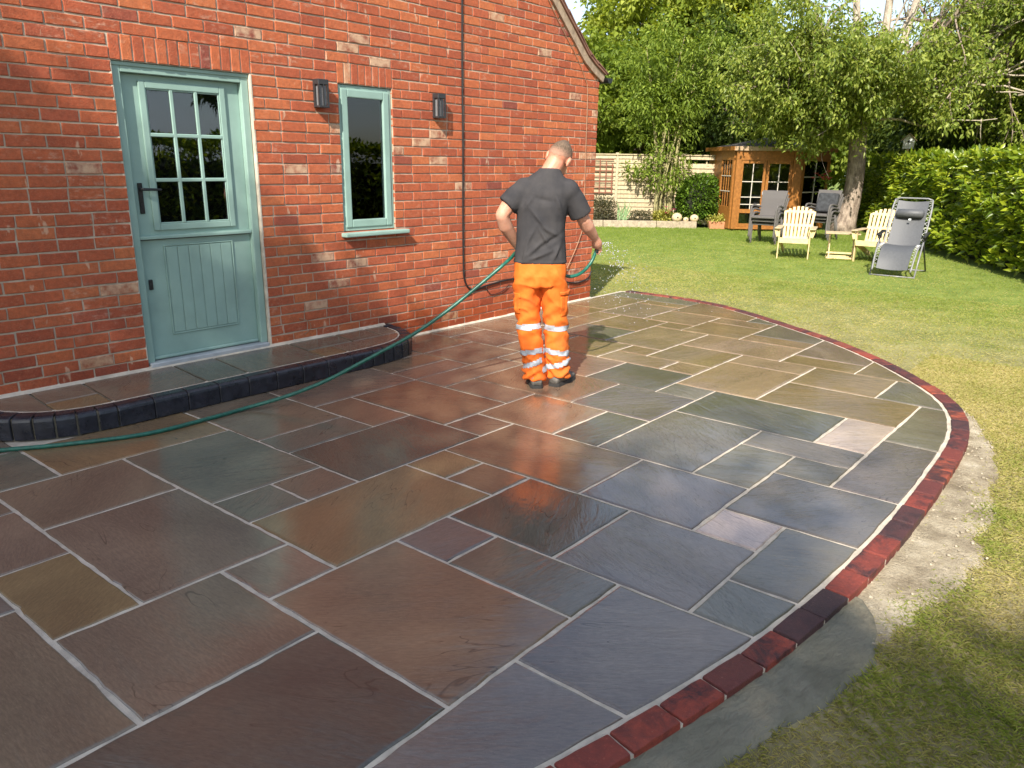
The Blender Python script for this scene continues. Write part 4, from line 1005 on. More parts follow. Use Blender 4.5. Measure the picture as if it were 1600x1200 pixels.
# ---- laurel hedge along the right side
hl = [(24.2, 7.6), (22.4, 6.55), (19.2, 4.75), (16.55, 3.25), (13.4, 1.32), (9.9, -0.75), (6.4, -2.9), (2.6, -5.2), (-2.5, -8.2)]
HP = catmull([(x, y, 0) for x, y in hl], 14)
hedge = empty('laurel_hedge', (13.4, 1.32, 0)); tag(hedge, 'tall glossy laurel hedge running along the right side of the lawn', 'hedge')
PB, DB, NB = [], [], []
core = []; 
hs = [0.0]
for i in range(1, len(HP)): hs.append(hs[-1] + (HP[i] - HP[i - 1]).length)
def hedge_h(s): return 1.80 + 0.14 * mnoise.noise(Vector((s * 0.55, 0, 0))) + 0.08 * mnoise.noise(Vector((s * 1.9, 3, 0)))
tot = hs[-1]; NH = 46000
ss = rng.random(NH) * tot; near = np.clip(1.0, 0, 1)
pick = rng.random(NH)
for s, u in zip(ss, pick):
    i = min(len(HP) - 2, int(np.searchsorted(hs, s, side='right') - 1)); f = (s - hs[i]) / (hs[i + 1] - hs[i])
    p = HP[i].lerp(HP[i + 1], f); tt = (HP[i + 1] - HP[i]).normalized(); nn = Vector((tt.y, -tt.x, 0))     # towards the lawn
    H = hedge_h(s) * min(1.0, 0.8 + 0.25 * max(0, (14 - abs(s - 12)) / 14))
    H = hedge_h(s)
    if u < 0.6:
        z = (rng.random() ** 0.85) * H; b = 0.20 * mnoise.noise(Vector((s * 1.5, z * 1.6, 0))) + 0.12 * mnoise.noise(Vector((s * 4.5, z * 4.5, 7)))
        b -= 0.22 * max(0, z / H - 0.82) / 0.18
        PB.append(p + nn * (b - rng.random() ** 2 * 0.25) + Vector((0, 0, z + 0.02))); DB.append(nn * 0.7 + Vector((0, 0, 0.32)) + Vector(rng.normal(size=3)) * 0.5); NB.append(nn * 0.3 + Vector((-0.5, -0.25, 0.8)) + Vector(rng.normal(size=3)) * 0.6)
    elif u < 0.92:
        v = rng.random() * 1.3; b = 0.14 * mnoise.noise(Vector((s * 2.2, v * 2.2, 3))) + 0.12 * rng.random() ** 2.5
        PB.append(p - nn * (v - 0.02) + Vector((0, 0, H + b - 0.08))); DB.append(Vector((0, 0, 0.7)) + nn * 0.25 + Vector(rng.normal(size=3)) * 0.55); NB.append(Vector((0, 0, 0.5)) + Vector(rng.normal(size=3)) * 0.6)
    else:
        z = rng.random() * H; PB.append(p - nn * 1.3 + Vector((0, 0, z))); DB.append(-nn + Vector(rng.normal(size=3)) * 0.5); NB.append(Vector((0, 0, 1)))
HB = np.array([13.4, 1.32, 0])
PA = np.array([tuple(p) for p in PB]) - HB
V, T, rr = leaves(PA, np.array([tuple(p) for p in DB]), np.array([tuple(p) for p in NB]), 0.15 * (0.7 + 0.6 * rng.random(NH)), 0.062 * (0.8 + 0.4 * rng.random(NH)), 0.2, None, 0.12)
link('foliage', fastmesh('foliage', V, T, rr), G_LAUR, hedge)
HCORE = simple('hedge_shade_core', (0.016, 0.018, 0.008), 0.95, 0.4, 9)  # inner shade of hedge and bushes put into a near-black colour
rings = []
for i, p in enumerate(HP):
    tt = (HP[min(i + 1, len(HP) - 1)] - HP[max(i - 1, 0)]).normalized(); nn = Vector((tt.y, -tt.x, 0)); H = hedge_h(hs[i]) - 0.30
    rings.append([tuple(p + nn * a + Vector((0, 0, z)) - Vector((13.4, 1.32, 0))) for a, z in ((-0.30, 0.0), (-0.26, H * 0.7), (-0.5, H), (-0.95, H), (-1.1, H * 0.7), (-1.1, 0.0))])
mb = MB(); mb.loft(rings); mb.build('shade_core', HCORE, hedge, smooth=True)  # solid dark core added to block the view through the leaves

# ---- fence at the end of the garden, board by board
F0 = Vector((15.9, 14.72, 0)); F1 = Vector((24.3, 4.48, 0)); fd = (F1 - F0).normalized(); fn = Vector((fd.y, -fd.x, 0)) * -1
if fn.dot(Vector((-1, -1, 0))) < 0: fn = -fn
FENCE = mat_wood('pale_fence_wood', (0.47, 0.385, 0.245), 0.66, (1, 1, 1), 0.85); FPOST = mat_wood('fence_post_wood', (0.50, 0.41, 0.28), 0.7)
fang = math.atan2(fd.y, fd.x)
npan = 5
labs = ['leftmost pale larch-lap fence panel hidden by the house', 'pale larch-lap fence panel behind the red-brown trellis at the house corner', 'pale larch-lap fence panel behind the bamboo stems', 'pale larch-lap fence panel behind the round clipped bush', 'pale larch-lap fence panel behind the summerhouse']
for k in range(1, npan):
    o = F0 + fd * (1.83 * k + 0.95); pn = empty('fence_panel', o, fang); tag(pn, labs[k], 'fence panel', 'larch-lap panels of the end fence')
    for j in range(15):
        z = 0.08 + j * 0.116
        if k in (3,) and j == 13: 
            continue                                   # a slat is missing over the bush
        mb = MB(); mb.box((0, 0, 0), (1.76, 0.016, 0.132), Matrix.Rotation(-0.26 + rng.normal(0, 0.03), 3, 'X')); b = mb.build('lap_board', FENCE, pn, bevel=0.003); b.location = (0, 0.012 * (-1), z + 0.06)
    for x in (-0.86, -0.29, 0.29, 0.86): mb = MB(); mb.box((x, 0.055, 0.91), (0.04, 0.018, 1.74)); mb.build('batten', FENCE, pn)
    mb = MB(); mb.box((0, -0.012, 1.815), (1.80, 0.075, 0.03)); mb.build('capping', FENCE, pn)
    mb = MB(); mb.box((0.915, 0.035, 0.93), (0.085, 0.07, 1.86)); mb.build('post', FPOST, pn, bevel=0.004)
# red-brown trellis
tr = empty('trellis', F0 + fd * 3.12 + fn * 0.05, fang); tag(tr, 'red-brown lattice trellis on the fence beside the house corner', 'trellis')
TREL = mat_wood('red_brown_stain', (0.24, 0.085, 0.05), 0.65)
for i in range(7): mb = MB(); mb.box((0.02, -0.03, 0.80 + i * 0.145), (0.92, 0.016, 0.026)); mb.build('slat', TREL, tr)
for i in range(6): mb = MB(); h_ = 1.72 - 0.14 * max(0, i - 2) / 3; mb.box((-0.40 + i * 0.168, -0.0465, (0.76 + h_) / 2), (0.026, 0.016, h_ - 0.76)); mb.build('slat', TREL, tr)

# ---- planted bed
def wpt(base, s, d, z=0): return Vector(base) + ER * s + EF * d + Vector((0, 0, z))
BEDM = mat_ground('bed_soil', [(0.3, (0.05, 0.036, 0.024)), (0.6, (0.11, 0.08, 0.055)), (0.8, (0.2, 0.15, 0.1))], 6)
B0 = F0 + fd * 0.5 + fn * 1.15; B1 = F0 + fd * 5.75 + fn * 1.15
V = []; F = []
for i in range(25):
    p = B0.lerp(B1, i / 24); q = p - fn * 1.1
    V += [(p.x, p.y, 0.05), ((p.x + q.x) / 2, (p.y + q.y) / 2, 0.12 + 0.03 * mnoise.noise(Vector((i * 0.9, 0, 0)))), (q.x, q.y, 0.10)]
for i in range(24):
    for k in range(2): a = i * 3 + k; F.append((a, a + 3, a + 4, a + 1))
tag(pyd('flower_bed', V, F, BEDM, smooth=True), 'dark soil flower bed in front of the pale fence', 'flower bed', kind='structure')
ek = empty('bed_edging', B0, fang); tag(ek, 'low weathered timber edging of the flower bed', 'edging')
EDG = mat_wood('weathered_sleeper', (0.40, 0.33, 0.24), 0.6)
L_ = (B1 - B0).length; x = 0
while x < L_ - 0.2:
    w_ = min(L_ - x, rng.uniform(1.0, 1.5)); mb = MB(); mb.box((x + w_ / 2, 0, 0.035), (w_ - 0.012, 0.07, 0.19)); mb.build('sleeper', EDG, ek, bevel=0.008); x += w_

def bush(name, label, c, r_, n, lm, ll, lw, cat='shrub', shell=0.8, core=True, up=0.35):
    t = empty(name, (c[0], c[1], 0.0)); tag(t, label, cat)
    d = unit(rng.normal(size=(n, 3))); tt = shell + (1 - shell) * rng.random(n)
    d2 = np.sign(d) * np.abs(d) ** 0.8; d2 = d2 / np.maximum(1e-6, np.linalg.norm(d2, axis=1, keepdims=True))
    lum = np.array([1 + 0.10 * mnoise.noise(Vector((x * 3 + c[0], y * 3, z * 3))) for x, y, z in d])
    P = d2 * (tt * lum)[:, None] * np.array(r_); P[:, 2] = np.maximum(P[:, 2] + r_[2] * 0.92, 0.08)
    V, T, rr = leaves(P, d + rng.normal(size=P.shape) * 0.5 + [0, 0, up], d * 0.5 + [0, 0, 0.8] + rng.normal(size=P.shape) * 0.4, ll * (0.7 + 0.6 * rng.random(n)), lw, 0.2)
    link('foliage', fastmesh('foliage', V, T, rr), lm, t)
    if core: mb = MB(); mb.sphere((0, 0, r_[2] * 0.92), 1.0, 2, tuple(x * 0.80 for x in r_)); mb.build('shade_core', HCORE, t, smooth=True)  # dark filler core in place of the shaded inside
    else:
        mb = MB()
        for i in range(14): e = P[int(rng.integers(n))]; mb.tube([(0, 0, 0.05), e * 0.5 + [0, 0, 0.05], e], [0.012, 0.008, 0.004], 5)
        mb.build('stems', BARK, t)
    return t
bush('clipped_bush', 'round clipped glossy green bush in front of the fence', (19.38, 9.85, 0), (0.70, 0.64, 0.70), 7000, G_BAY, 0.085, 0.045, 'bush')
bush('loose_shrub', 'loose bronze-green shrub next to the house corner', (17.40, 11.80, 0), (0.62, 0.5, 0.40), 3200, G_GREY, 0.06, 0.025, shell=0.35, core=False)
bush('small_shrub', 'small dark green mound right of the sword-leaved plant', (18.08, 10.93, 0), (0.36, 0.32, 0.20), 1300, G_GREY, 0.05, 0.025, shell=0.4, core=False)
bush('climbing_shrub', 'pale variegated climber between the round bush and the summerhouse', (19.75, 9.32, 0), (0.28, 0.28, 0.78), 1700, gmat('variegated_foliage', (0.10, 0.13, 0.05), (0.2, 0.22, 0.09), (0.42, 0.42, 0.24)), 0.07, 0.04, shell=0.3, core=False)
bush('ground_cover', 'low creeping plant at the front of the bed beside the stone balls', (19.23, 9.43, 0), (0.55, 0.25, 0.10), 900, G_GREY, 0.05, 0.03, 'plant', shell=0.3, core=False)
bush('yellow_shrub', 'small yellow-leaved shrub at the foot of the pale stems', (18.54, 10.50, 0), (0.34, 0.3, 0.20), 1100, G_YEL, 0.075, 0.035, shell=0.3, core=False)
# sword-leaved plant
t = empty('sword_leaf_plant', (17.75, 11.27, 0.05)); tag(t, 'sword-leaved plant with broad blue-green blades in the bed', 'plant')
IR = simple('iris_leaf', (0.17, 0.26, 0.11), 0.5, 0.25)
for i in range(11):
    a = rng.normal(0, 0.32); h_ = rng.uniform(0.30, 0.62); mb = MB(); w_ = 0.05
    base = ER * rng.normal(0, 0.12); P = [base + ER * (math.sin(a) * h_ * u) + EF * rng.normal(0, 0.02) + Vector((0, 0, h_ * u * math.cos(a))) for u in (0, 0.35, 0.7, 1)]
    V = []
    for p, ww in zip(P, (0.5, 1, 0.8, 0.05)): V += [p - ER * w_ * ww / 2, p - EF * 0.008, p + ER * w_ * ww / 2]
    pyd('blade', V, [(k * 3 + j, k * 3 + j + 1, k * 3 + j + 4, k * 3 + j + 3) for k in range(3) for j in range(2)], IR, t)
# flowers
RED = simple('crimson_petal', (0.52, 0.025, 0.055), 0.5, 0.3); PINK = simple('pink_petal', (0.62, 0.10, 0.20), 0.5, 0.3)
def flowers(name, label, c, n, spread, m, fr=0.045, stem=True, cat='flowers'):
    t = empty(name, c); tag(t, label, cat)
    for i in range(n):
        p = ER * rng.normal(0, spread) + EF * rng.normal(0, spread * 0.7) + Vector((0, 0, rng.normal(0, spread * 0.8))); mb = MB()
        for k in range(6):
            a = k * math.pi / 3; d = Vector((math.cos(a), math.sin(a), 0.45)); e = Vector((-math.sin(a), math.cos(a), 0)) * fr * 0.5
            mb.add([p, p + d * fr * 0.6 + e, p + d * fr * 1.2, p + d * fr * 0.6 - e], [(0, 1, 2, 3)])
        mb.build('flower', m, t)
    P = rng.normal(size=(160, 3)) * spread * 1.1
    V, T, rr = leaves(P, rng.normal(size=P.shape), rng.normal(size=P.shape) + [0, 0, 1], 0.06, 0.035)
    link('foliage', fastmesh('foliage', V, T, rr), G_BAY, t); return t
flowers('red_flower_clump', 'crimson flowers at the front of the bed left of the stone balls', (18.60, 10.31, 0.24), 13, 0.11, PINK, 0.055)
# stone balls
STONE = simple('buff_stone', (0.52, 0.40, 0.25), 0.85, 0.25, 12, 0.5, 40)
for (s, r_, lab) in ((0.0, 0.135, 'largest buff stone ball, left of the three in the bed'), (0.24, 0.075, 'smallest buff stone ball, middle of the three in the bed'), (0.46, 0.115, 'buff stone ball nearest the round clipped bush')):
    p = wpt((18.36, 9.98, 0), s, 0); t = empty('stone_ball', (p.x, p.y, 0.1)); tag(t, lab, 'stone ball', 'stone balls in the flower bed')
    mb = MB(); mb.sphere((0, 0, r_ * 0.9), r_, 3, (1, 1, 0.92)); mb.build('ball', STONE, t, smooth=True)
    mb = MB(); mb.tube([(-r_ * 0.78, -r_ * 0.62, r_ * 1.0), (-r_ * 0.80, -r_ * 0.64, r_ * 1.0)], r_ * 0.16, 10); mb.build('hole', DARKIN, t)
# terracotta trough with plants by the summerhouse
p = wpt((18.9, 9.02, 0), 0, 0); t = empty('plant_trough', (p.x, p.y, LAWN_Z), fang); tag(t, 'small terracotta trough of yellow-green plants at the summerhouse corner', 'planter')
TERR = simple('terracotta', (0.45, 0.2, 0.1), 0.8, 0.2)
mb = MB(); mb.loft([[(-0.26, -0.09, 0), (0.26, -0.09, 0), (0.26, 0.09, 0), (-0.26, 0.09, 0)], [(-0.30, -0.12, 0.2), (0.30, -0.12, 0.2), (0.30, 0.12, 0.2), (-0.30, 0.12, 0.2)]]); mb.build('trough', TERR, t, bevel=0.01)
P = rng.normal(size=(420, 3)) * [0.16, 0.07, 0.05] + [0, 0, 0.25]; V, T, rr = leaves(P, rng.normal(size=P.shape) + [0, 0, 0.6], rng.normal(size=P.shape) + [0, 0, 1], 0.07, 0.035); link('foliage', fastmesh('foliage', V, T, rr), G_YEL, t)

# ---- summerhouse
SH = Vector((18.72, 8.62, 0)); OAK = mat_wood('honey_stained_timber', (0.31, 0.125, 0.026), 0.65, (1, 1, 1), 0.5)
WHT = simple('white_glazing_bar', (0.55, 0.5, 0.42), 0.5, 0.1); SHIN = simple('summerhouse_interior', (0.05, 0.022, 0.012), 0.9, 0.3)
FELT = simple('roof_felt', (0.10, 0.085, 0.075), 0.9, 0.3, 20, 0.6, 60)
sh = empty('summerhouse', SH); tag(sh, 'honey-brown timber corner summerhouse with glazed double doors', 'summerhouse')
def lp(s, d): return ER * s + EF * d
PLAN = [lp(-0.10, 0.95), lp(0, 0), lp(1.62, 0.0), lp(2.68, 0.85), lp(2.68, 2.3), lp(-0.10, 2.3)]
EAVE = 1.98
def facet(a, b): d = (b - a); L = d.length; return a, d / L, L
def fbox(mb, a, d, s0, s1, z0, z1, t0, t1):
    nrm = Vector((d.y, -d.x, 0)); A = a + d * s0; B = a + d * s1
    P = [A + nrm * t + Vector((0, 0, z)) for t in (t0, t1) for z in (z0, z1)] + [B + nrm * t + Vector((0, 0, z)) for t in (t0, t1) for z in (z0, z1)]
    mb.add(P, [(0, 1, 3, 2), (4, 6, 7, 5), (0, 4, 5, 1), (2, 3, 7, 6), (0, 2, 6, 4), (1, 5, 7, 3)])
def fpart(name, a, d, s0, s1, z0, z1, t0, t1, m, parent=sh, bevel=0.004): mb = MB(); fbox(mb, a, d, s0, s1, z0, z1, t0, t1); return mb.build(name, m, parent, bevel=bevel)
# front face with double doors
a, d, L = facet(PLAN[1], PLAN[2])
fpart('corner_post', a, d, -0.02, 0.10, 0, EAVE, 0, 0.09, OAK); fpart('corner_post', a, d, L - 0.20, L + 0.02, 0, EAVE, 0, 0.09, OAK)
fpart('head_board', a, d, 0.10, L - 0.20, 1.70, EAVE, 0.005, 0.07, OAK)
fpart('sill_board', a, d, 0.10, L - 0.20, 0.0, 0.06, 0.005, 0.08, OAK)
mid_ = 0.10 + (L - 0.30) / 2
for s0, s1 in ((0.10, mid_ - 0.003), (mid_ + 0.003, L - 0.20)):
    dr = fpart('door', a, d, s0 + 0.004, s0 + 0.075, 0.06, 1.70, 0.01, 0.055, OAK)
    fpart('stile', a, d, s1 - 0.075, s1 - 0.004, 0.06, 1.70, 0.01, 0.055, OAK, dr)
    fpart('rail', a, d, s0 + 0.075, s1 - 0.075, 1.62, 1.70, 0.012, 0.053, OAK, dr); fpart('rail', a, d, s0 + 0.075, s1 - 0.075, 0.06, 0.14, 0.012, 0.053, OAK, dr); fpart('rail', a, d, s0 + 0.075, s1 - 0.075, 0.40, 0.50, 0.012, 0.053, OAK, dr)
    fpart('pane', a, d, s0 + 0.075, s1 - 0.075, 0.50, 1.62, 0.028, 0.032, GLASS, dr, 0); fpart('pane', a, d, s0 + 0.075, s1 - 0.075, 0.14, 0.40, 0.028, 0.032, GLASS, dr, 0)
    for z in (0.62, 0.80, 1.18): fpart('glazing_bar', a, d, s0 + 0.075, s1 - 0.075, z - 0.009, z + 0.009, 0.034, 0.048, WHT, dr, 0)
    c_ = (s0 + s1) / 2; fpart('glazing_bar', a, d, c_ - 0.009, c_ + 0.009, 0.50, 1.62, 0.0345, 0.0485, WHT, dr, 0)
hn = a + d * (mid_ - 0.04) - Vector((d.y, -d.x, 0)) * -0.06; mb = MB(); mb.tube([hn + Vector((0, 0, 0.86)), hn + Vector((0, 0, 0.94))], 0.014, 8); mb.build('door_knob', LEAD, sh)
# angled window facets
for (pa, pb, hb) in ((PLAN[2], PLAN[3], 0.55), (PLAN[0], PLAN[1], 0.55)):
    a, d, L = facet(pa, pb)
    fpart('apron_boards', a, d, 0.03, L - 0.03, 0, hb, 0.0, 0.05, OAK); fpart('head_board', a, d, 0.03, L - 0.03, 1.70, EAVE, 0.0, 0.05, OAK)
    wn = fpart('window', a, d, 0.03, 0.13, hb, 1.70, 0.002, 0.06, OAK); fpart('stile', a, d, L - 0.13, L - 0.03, hb, 1.70, 0.002, 0.06, OAK, wn)
    fpart('pane', a, d, 0.13, L - 0.13, hb, 1.70, 0.022, 0.026, GLASS, wn, 0)
    for z in (hb + 0.38, hb + 0.76): fpart('glazing_bar', a, d, 0.13, L - 0.13, z - 0.011, z + 0.011, 0.030, 0.046, WHT, wn, 0)
    for f_ in ((0.33, 0.5, 0.67) if L < 1.2 else (0.5,)): s = L * f_; fpart('glazing_bar', a, d, s - 0.010, s + 0.010, hb, 1.70, 0.0305, 0.0465, OAK if L < 1.2 else WHT, wn, 0)
for pa, pb in ((PLAN[3], PLAN[4]), (PLAN[4], PLAN[5]), (PLAN[5], PLAN[0])):
    a, d, L = facet(pa, pb); fpart('wall', a, d, 0, L, 0, EAVE, -0.03, 0.02, OAK)
mb = MB(); n = 6; mb.add([tuple(p + Vector((0, 0, 0.04))) for p in PLAN], [tuple(range(n))]); mb.build('floor', SHIN, sh)
mb = MB(); a, d, L = facet(PLAN[4], PLAN[5]); fbox(mb, a, d, 0.05, L - 0.05, 0.05, 1.9, -0.06, -0.035); mb.build('back_lining', SHIN, sh)
cen = lp(1.0, 1.15); apex = cen + Vector((0, 0, EAVE + 0.30))
rim = [cen + (p - cen) * 1.10 + Vector((0, 0, EAVE + 0.02)) for p in PLAN]; rim2 = [p + Vector((0, 0, -0.07)) for p in rim]
mb = MB(); mb.add(rim + [apex], [(i, (i + 1) % 6, 6) for i in range(6)] + [tuple(reversed(range(6)))]); mb.build('roof', FELT, sh)
for i in range(6):
    a, b = rim[i], rim[(i + 1) % 6]; mb = MB(); mb.bar(a + Vector((0, 0, -0.02)), b + Vector((0, 0, -0.02)), 0.03, 0.10); mb.build('fascia', OAK if i != 1 else mat_wood('weathered_fascia', (0.42, 0.3, 0.19), 0.7), sh)
flowers('hanging_flowers', 'bright red flowers hanging in front of the summerhouse window', SH + lp(2.12, -0.35) + Vector((0, 0, 1.27)), 16, 0.115, RED, 0.06)

# ---- garden furniture
PINE = mat_wood('pale_pine', (0.70, 0.54, 0.28), 0.78, (1, 1, 1), 0.6); PINED = mat_wood('weathered_pine', (0.5, 0.39, 0.24), 0.7)
def place(t, c, yaw): t.location = (c[0], c[1], LAWN_Z + c[2] if len(c) > 2 else LAWN_Z); t.rotation_euler = (0, 0, yaw)
def facing(c): return math.atan2(-c[1], -c[0])          # local +x towards the viewer
def adirondack(c, yaw, label):
    t = empty('adirondack_chair'); tag(t, label, 'garden chair', 'pale wooden slatted chairs'); place(t, c, yaw)
    for i in range(8):                                   # fan of back slats
        y = (i - 3.5) * 0.061; top_y = y * 1.20; H = 0.90 - 0.09 * abs((i - 3.5) / 3.5) ** 2
        a = Vector((-0.02, y, 0.30)); b = Vector((-0.36, top_y, H)); mb = MB(); mb.bar(a, b, 0.046, 0.016, (1, 0, 0.5)); mb.build('back_slat', PINE, t, bevel=0.003)
    for i in range(5):
        u = i / 4; mb = MB(); mb.box((0.46 - 0.46 * u, 0, 0.365 - 0.085 * u), (0.098, 0.49, 0.018), Matrix.Rotation(-0.16, 3, 'Y')); mb.build('seat_slat', PINE, t, bevel=0.003)
    mb = MB(); mb.box((0.515, 0, 0.325), (0.018, 0.49, 0.075)); mb.build('front_apron', PINE, t, bevel=0.003)
    for s in (-1, 1):
        mb = MB(); mb.box((0.44, s * 0.262, 0.26), (0.075, 0.02, 0.54)); mb.build('leg', PINE, t, bevel=0.003)
        mb = MB(); mb.bar((0.5, s * 0.238, 0.33), (-0.46, s * 0.225, 0.06), 0.02, 0.09); mb.build('leg', PINE, t, bevel=0.003)
        mb = MB(); mb.box((0.16, s * 0.292, 0.545), (0.74, 0.115, 0.02)); mb.build('arm', PINED, t, bevel=0.006)
        mb = MB(); mb.bar((0.46, s * 0.285, 0.40), (0.47, s * 0.325, 0.53), 0.02, 0.06); mb.build('arm_bracket', PINE, t)
    for z, x, w_ in ((0.56, -0.175, 0.53), (0.34, -0.05, 0.46), (0.80, -0.325, 0.49)): mb = MB(); mb.box((x - 0.018, 0, z), (0.02, w_, 0.05), Matrix.Rotation(-0.5, 3, 'Y')); mb.build('back_rail', PINE, t)
    return t
adirondack((14.22, 5.24), facing((14.3, 5.1)) - 0.05, 'pale slatted garden armchair left of the small table')
adirondack((14.75, 3.95), facing((14.8, 3.9)) - 0.22, 'pale slatted garden armchair partly behind the grey recliner')
t = empty('side_table'); tag(t, 'small weathered folding table between the two slatted armchairs', 'table'); place(t, (14.5, 4.50), facing((14.5, 4.5)) + 0.04)
for i in range(6): mb = MB(); mb.box((-0.20 + i * 0.08, 0, 0.47), (0.068, 0.58, 0.018)); mb.build('top_slat', PINED, t, bevel=0.003)
for s in (-1, 1):
    mb = MB(); mb.bar((0.20, s * 0.22, 0.45), (-0.18, s * 0.22, 0.0), 0.018, 0.04); mb.build('leg', PINED, t); mb = MB(); mb.bar((-0.20, s * 0.20, 0.45), (0.20, s * 0.20, 0.0), 0.018, 0.04); mb.build('leg', PINE, t)
for x, z in ((0.17, 0.035), (-0.15, 0.035), (0.1, 0.12)): mb = MB(); mb.bar((x, -0.24, z), (x, 0.24, z), 0.03, 0.03); mb.build('stretcher', PINE, t)
# woven stacking chairs
def mat_weave(name, c):
    m = Mat(name); w1 = m.n('TexWave', wave_type='BANDS', bands_direction='Z'); w1.inputs['Scale'].default_value = 22; m.nt.links.new(m.obj(), w1.inputs['Vector'])
    w2 = m.n('TexWave', wave_type='BANDS', bands_direction='Y'); w2.inputs['Scale'].default_value = 16; m.nt.links.new(m.obj(), w2.inputs['Vector'])
    v = m.math('MULTIPLY', w1.outputs['Fac'], w2.outputs['Fac'])
    m.principled(m.mix(v, tuple(x * 0.45 for x in c), tuple(x * 1.35 for x in c)), 0.55, m.bump(v, 0.8, 0.02), 0.4); return m.m
WEAVE = mat_weave('grey_rattan', (0.24, 0.22, 0.205)); CUSH = simple('tartan_cushion', (0.035, 0.037, 0.04), 0.9, 0.5, 14)
def rattan(c, yaw, label, group):
    t = empty('woven_chair'); tag(t, label, 'woven chair', group); place(t, c, yaw)
    pr = [(-0.16, 0.42), (-0.22, 0.60), (-0.27, 0.80), (-0.34, 0.96)]
    rings = [[(x, -w_, z), (x, w_, z), (x - 0.035, w_, z), (x - 0.035, -w_, z)] for (x, z), w_ in zip(pr, (0.235, 0.245, 0.26, 0.275))]
    mb = MB(); mb.loft(rings); mb.build('backrest', WEAVE, t, bevel=0.012, seg=2)
    mb = MB(); mb.box((0.05, 0, 0.42), (0.47, 0.50, 0.05)); mb.build('seat', WEAVE, t, bevel=0.015, seg=2)
    for s in (-1, 1):
        mb = MB(); mb.tube(catmull([(0.27, s * 0.27, 0.0), (0.26, s * 0.27, 0.45), (0.23, s * 0.275, 0.62), (0.10, s * 0.275, 0.655), (-0.12, s * 0.265, 0.63), (-0.22, s * 0.25, 0.62)], 5), 0.022, 8); mb.build('arm', WEAVE, t, smooth=True)
        mb = MB(); mb.tube([(-0.16, s * 0.24, 0.42), (-0.27, s * 0.25, 0.0)], 0.02, 8); mb.build('leg', WEAVE, t, smooth=True)
    return t
y1 = facing((15.9, 6.6)) - 0.34
for k, lab in enumerate(('lowest grey woven chair of the stack by the summerhouse doors', 'middle grey woven chair of the stack by the summerhouse doors', 'topmost grey woven chair of the stack by the summerhouse doors')):
    f_ = Vector((math.cos(y1), math.sin(y1), 0)); p = Vector((16.15, 6.62, 0)) + f_ * (-0.07 * (2 - k)); rattan((p.x, p.y, 0.075 * k), y1, lab, 'stack of woven chairs by the summerhouse doors')
y2 = facing((17.6, 6.2)) - 0.42
for k, lab in enumerate(('lowest dark woven chair of the stack beside the cherry trunk', 'middle dark woven chair of the stack beside the cherry trunk', 'topmost dark woven chair of the stack beside the cherry trunk')):
    f_ = Vector((math.cos(y2), math.sin(y2), 0)); p = Vector((17.95, 6.10, 0)) + f_ * (-0.07 * (2 - k)); rattan((p.x, p.y, 0.075 * k), y2, lab, 'stack of woven chairs beside the cherry trunk')
t = empty('cushion', (0, 0, 0)); tag(t, 'dark tartan cushion leaning on the chair stack beside the cherry trunk', 'cushion'); place(t, (17.93, 6.08, 0), y2)
mb = MB(); mb.box((-0.17, 0.02, 0.83), (0.13, 0.46, 0.44), Matrix.Rotation(-0.32, 3, 'Y')); mb.build('cover', CUSH, t, bevel=0.05, seg=3, smooth=True)

# zero-gravity recliner
TEX = simple('charcoal_textilene', (0.075, 0.078, 0.083), 0.55, 0.12, 40); STEEL = simple('grey_steel_tube', (0.20, 0.20, 0.205), 0.35, 0.1); LACE = simple('white_lacing', (0.6, 0.6, 0.58), 0.7, 0.1)
t = empty('recliner_chair'); tag(t, 'charcoal folding recliner with pillow in front of the hedge', 'recliner'); place(t, (13.2, 3.17), facing((13.1, 3.1)) - 0.16)
back = [(-0.06, 0.44), (-0.20, 0.70), (-0.34, 0.96), (-0.42, 1.12)]; leg_ = [(-0.06, 0.44), (0.14, 0.47), (0.36, 0.43), (0.50, 0.30), (0.60, 0.13)]
def sling(name, prof, w0, w1):
    P = catmull([(x, 0, z) for x, z in prof], 6); V = []; F = []
    for i, p in enumerate(P):
        ww = w0 + (w1 - w0) * i / (len(P) - 1)
        for k in range(5): u = k / 4 * 2 - 1; V.append((p.x - 0.02 * (1 - u * u), ww * u, p.z - 0.02 * (1 - u * u)))
    for i in range(len(P) - 1):
        for k in range(4): q = i * 5 + k; F.append((q, q + 1, q + 6, q + 5))
    return pyd(name, V, F, TEX, t, True)
sling('back_sling', back, 0.235, 0.225); sling('seat_sling', leg_, 0.235, 0.22)
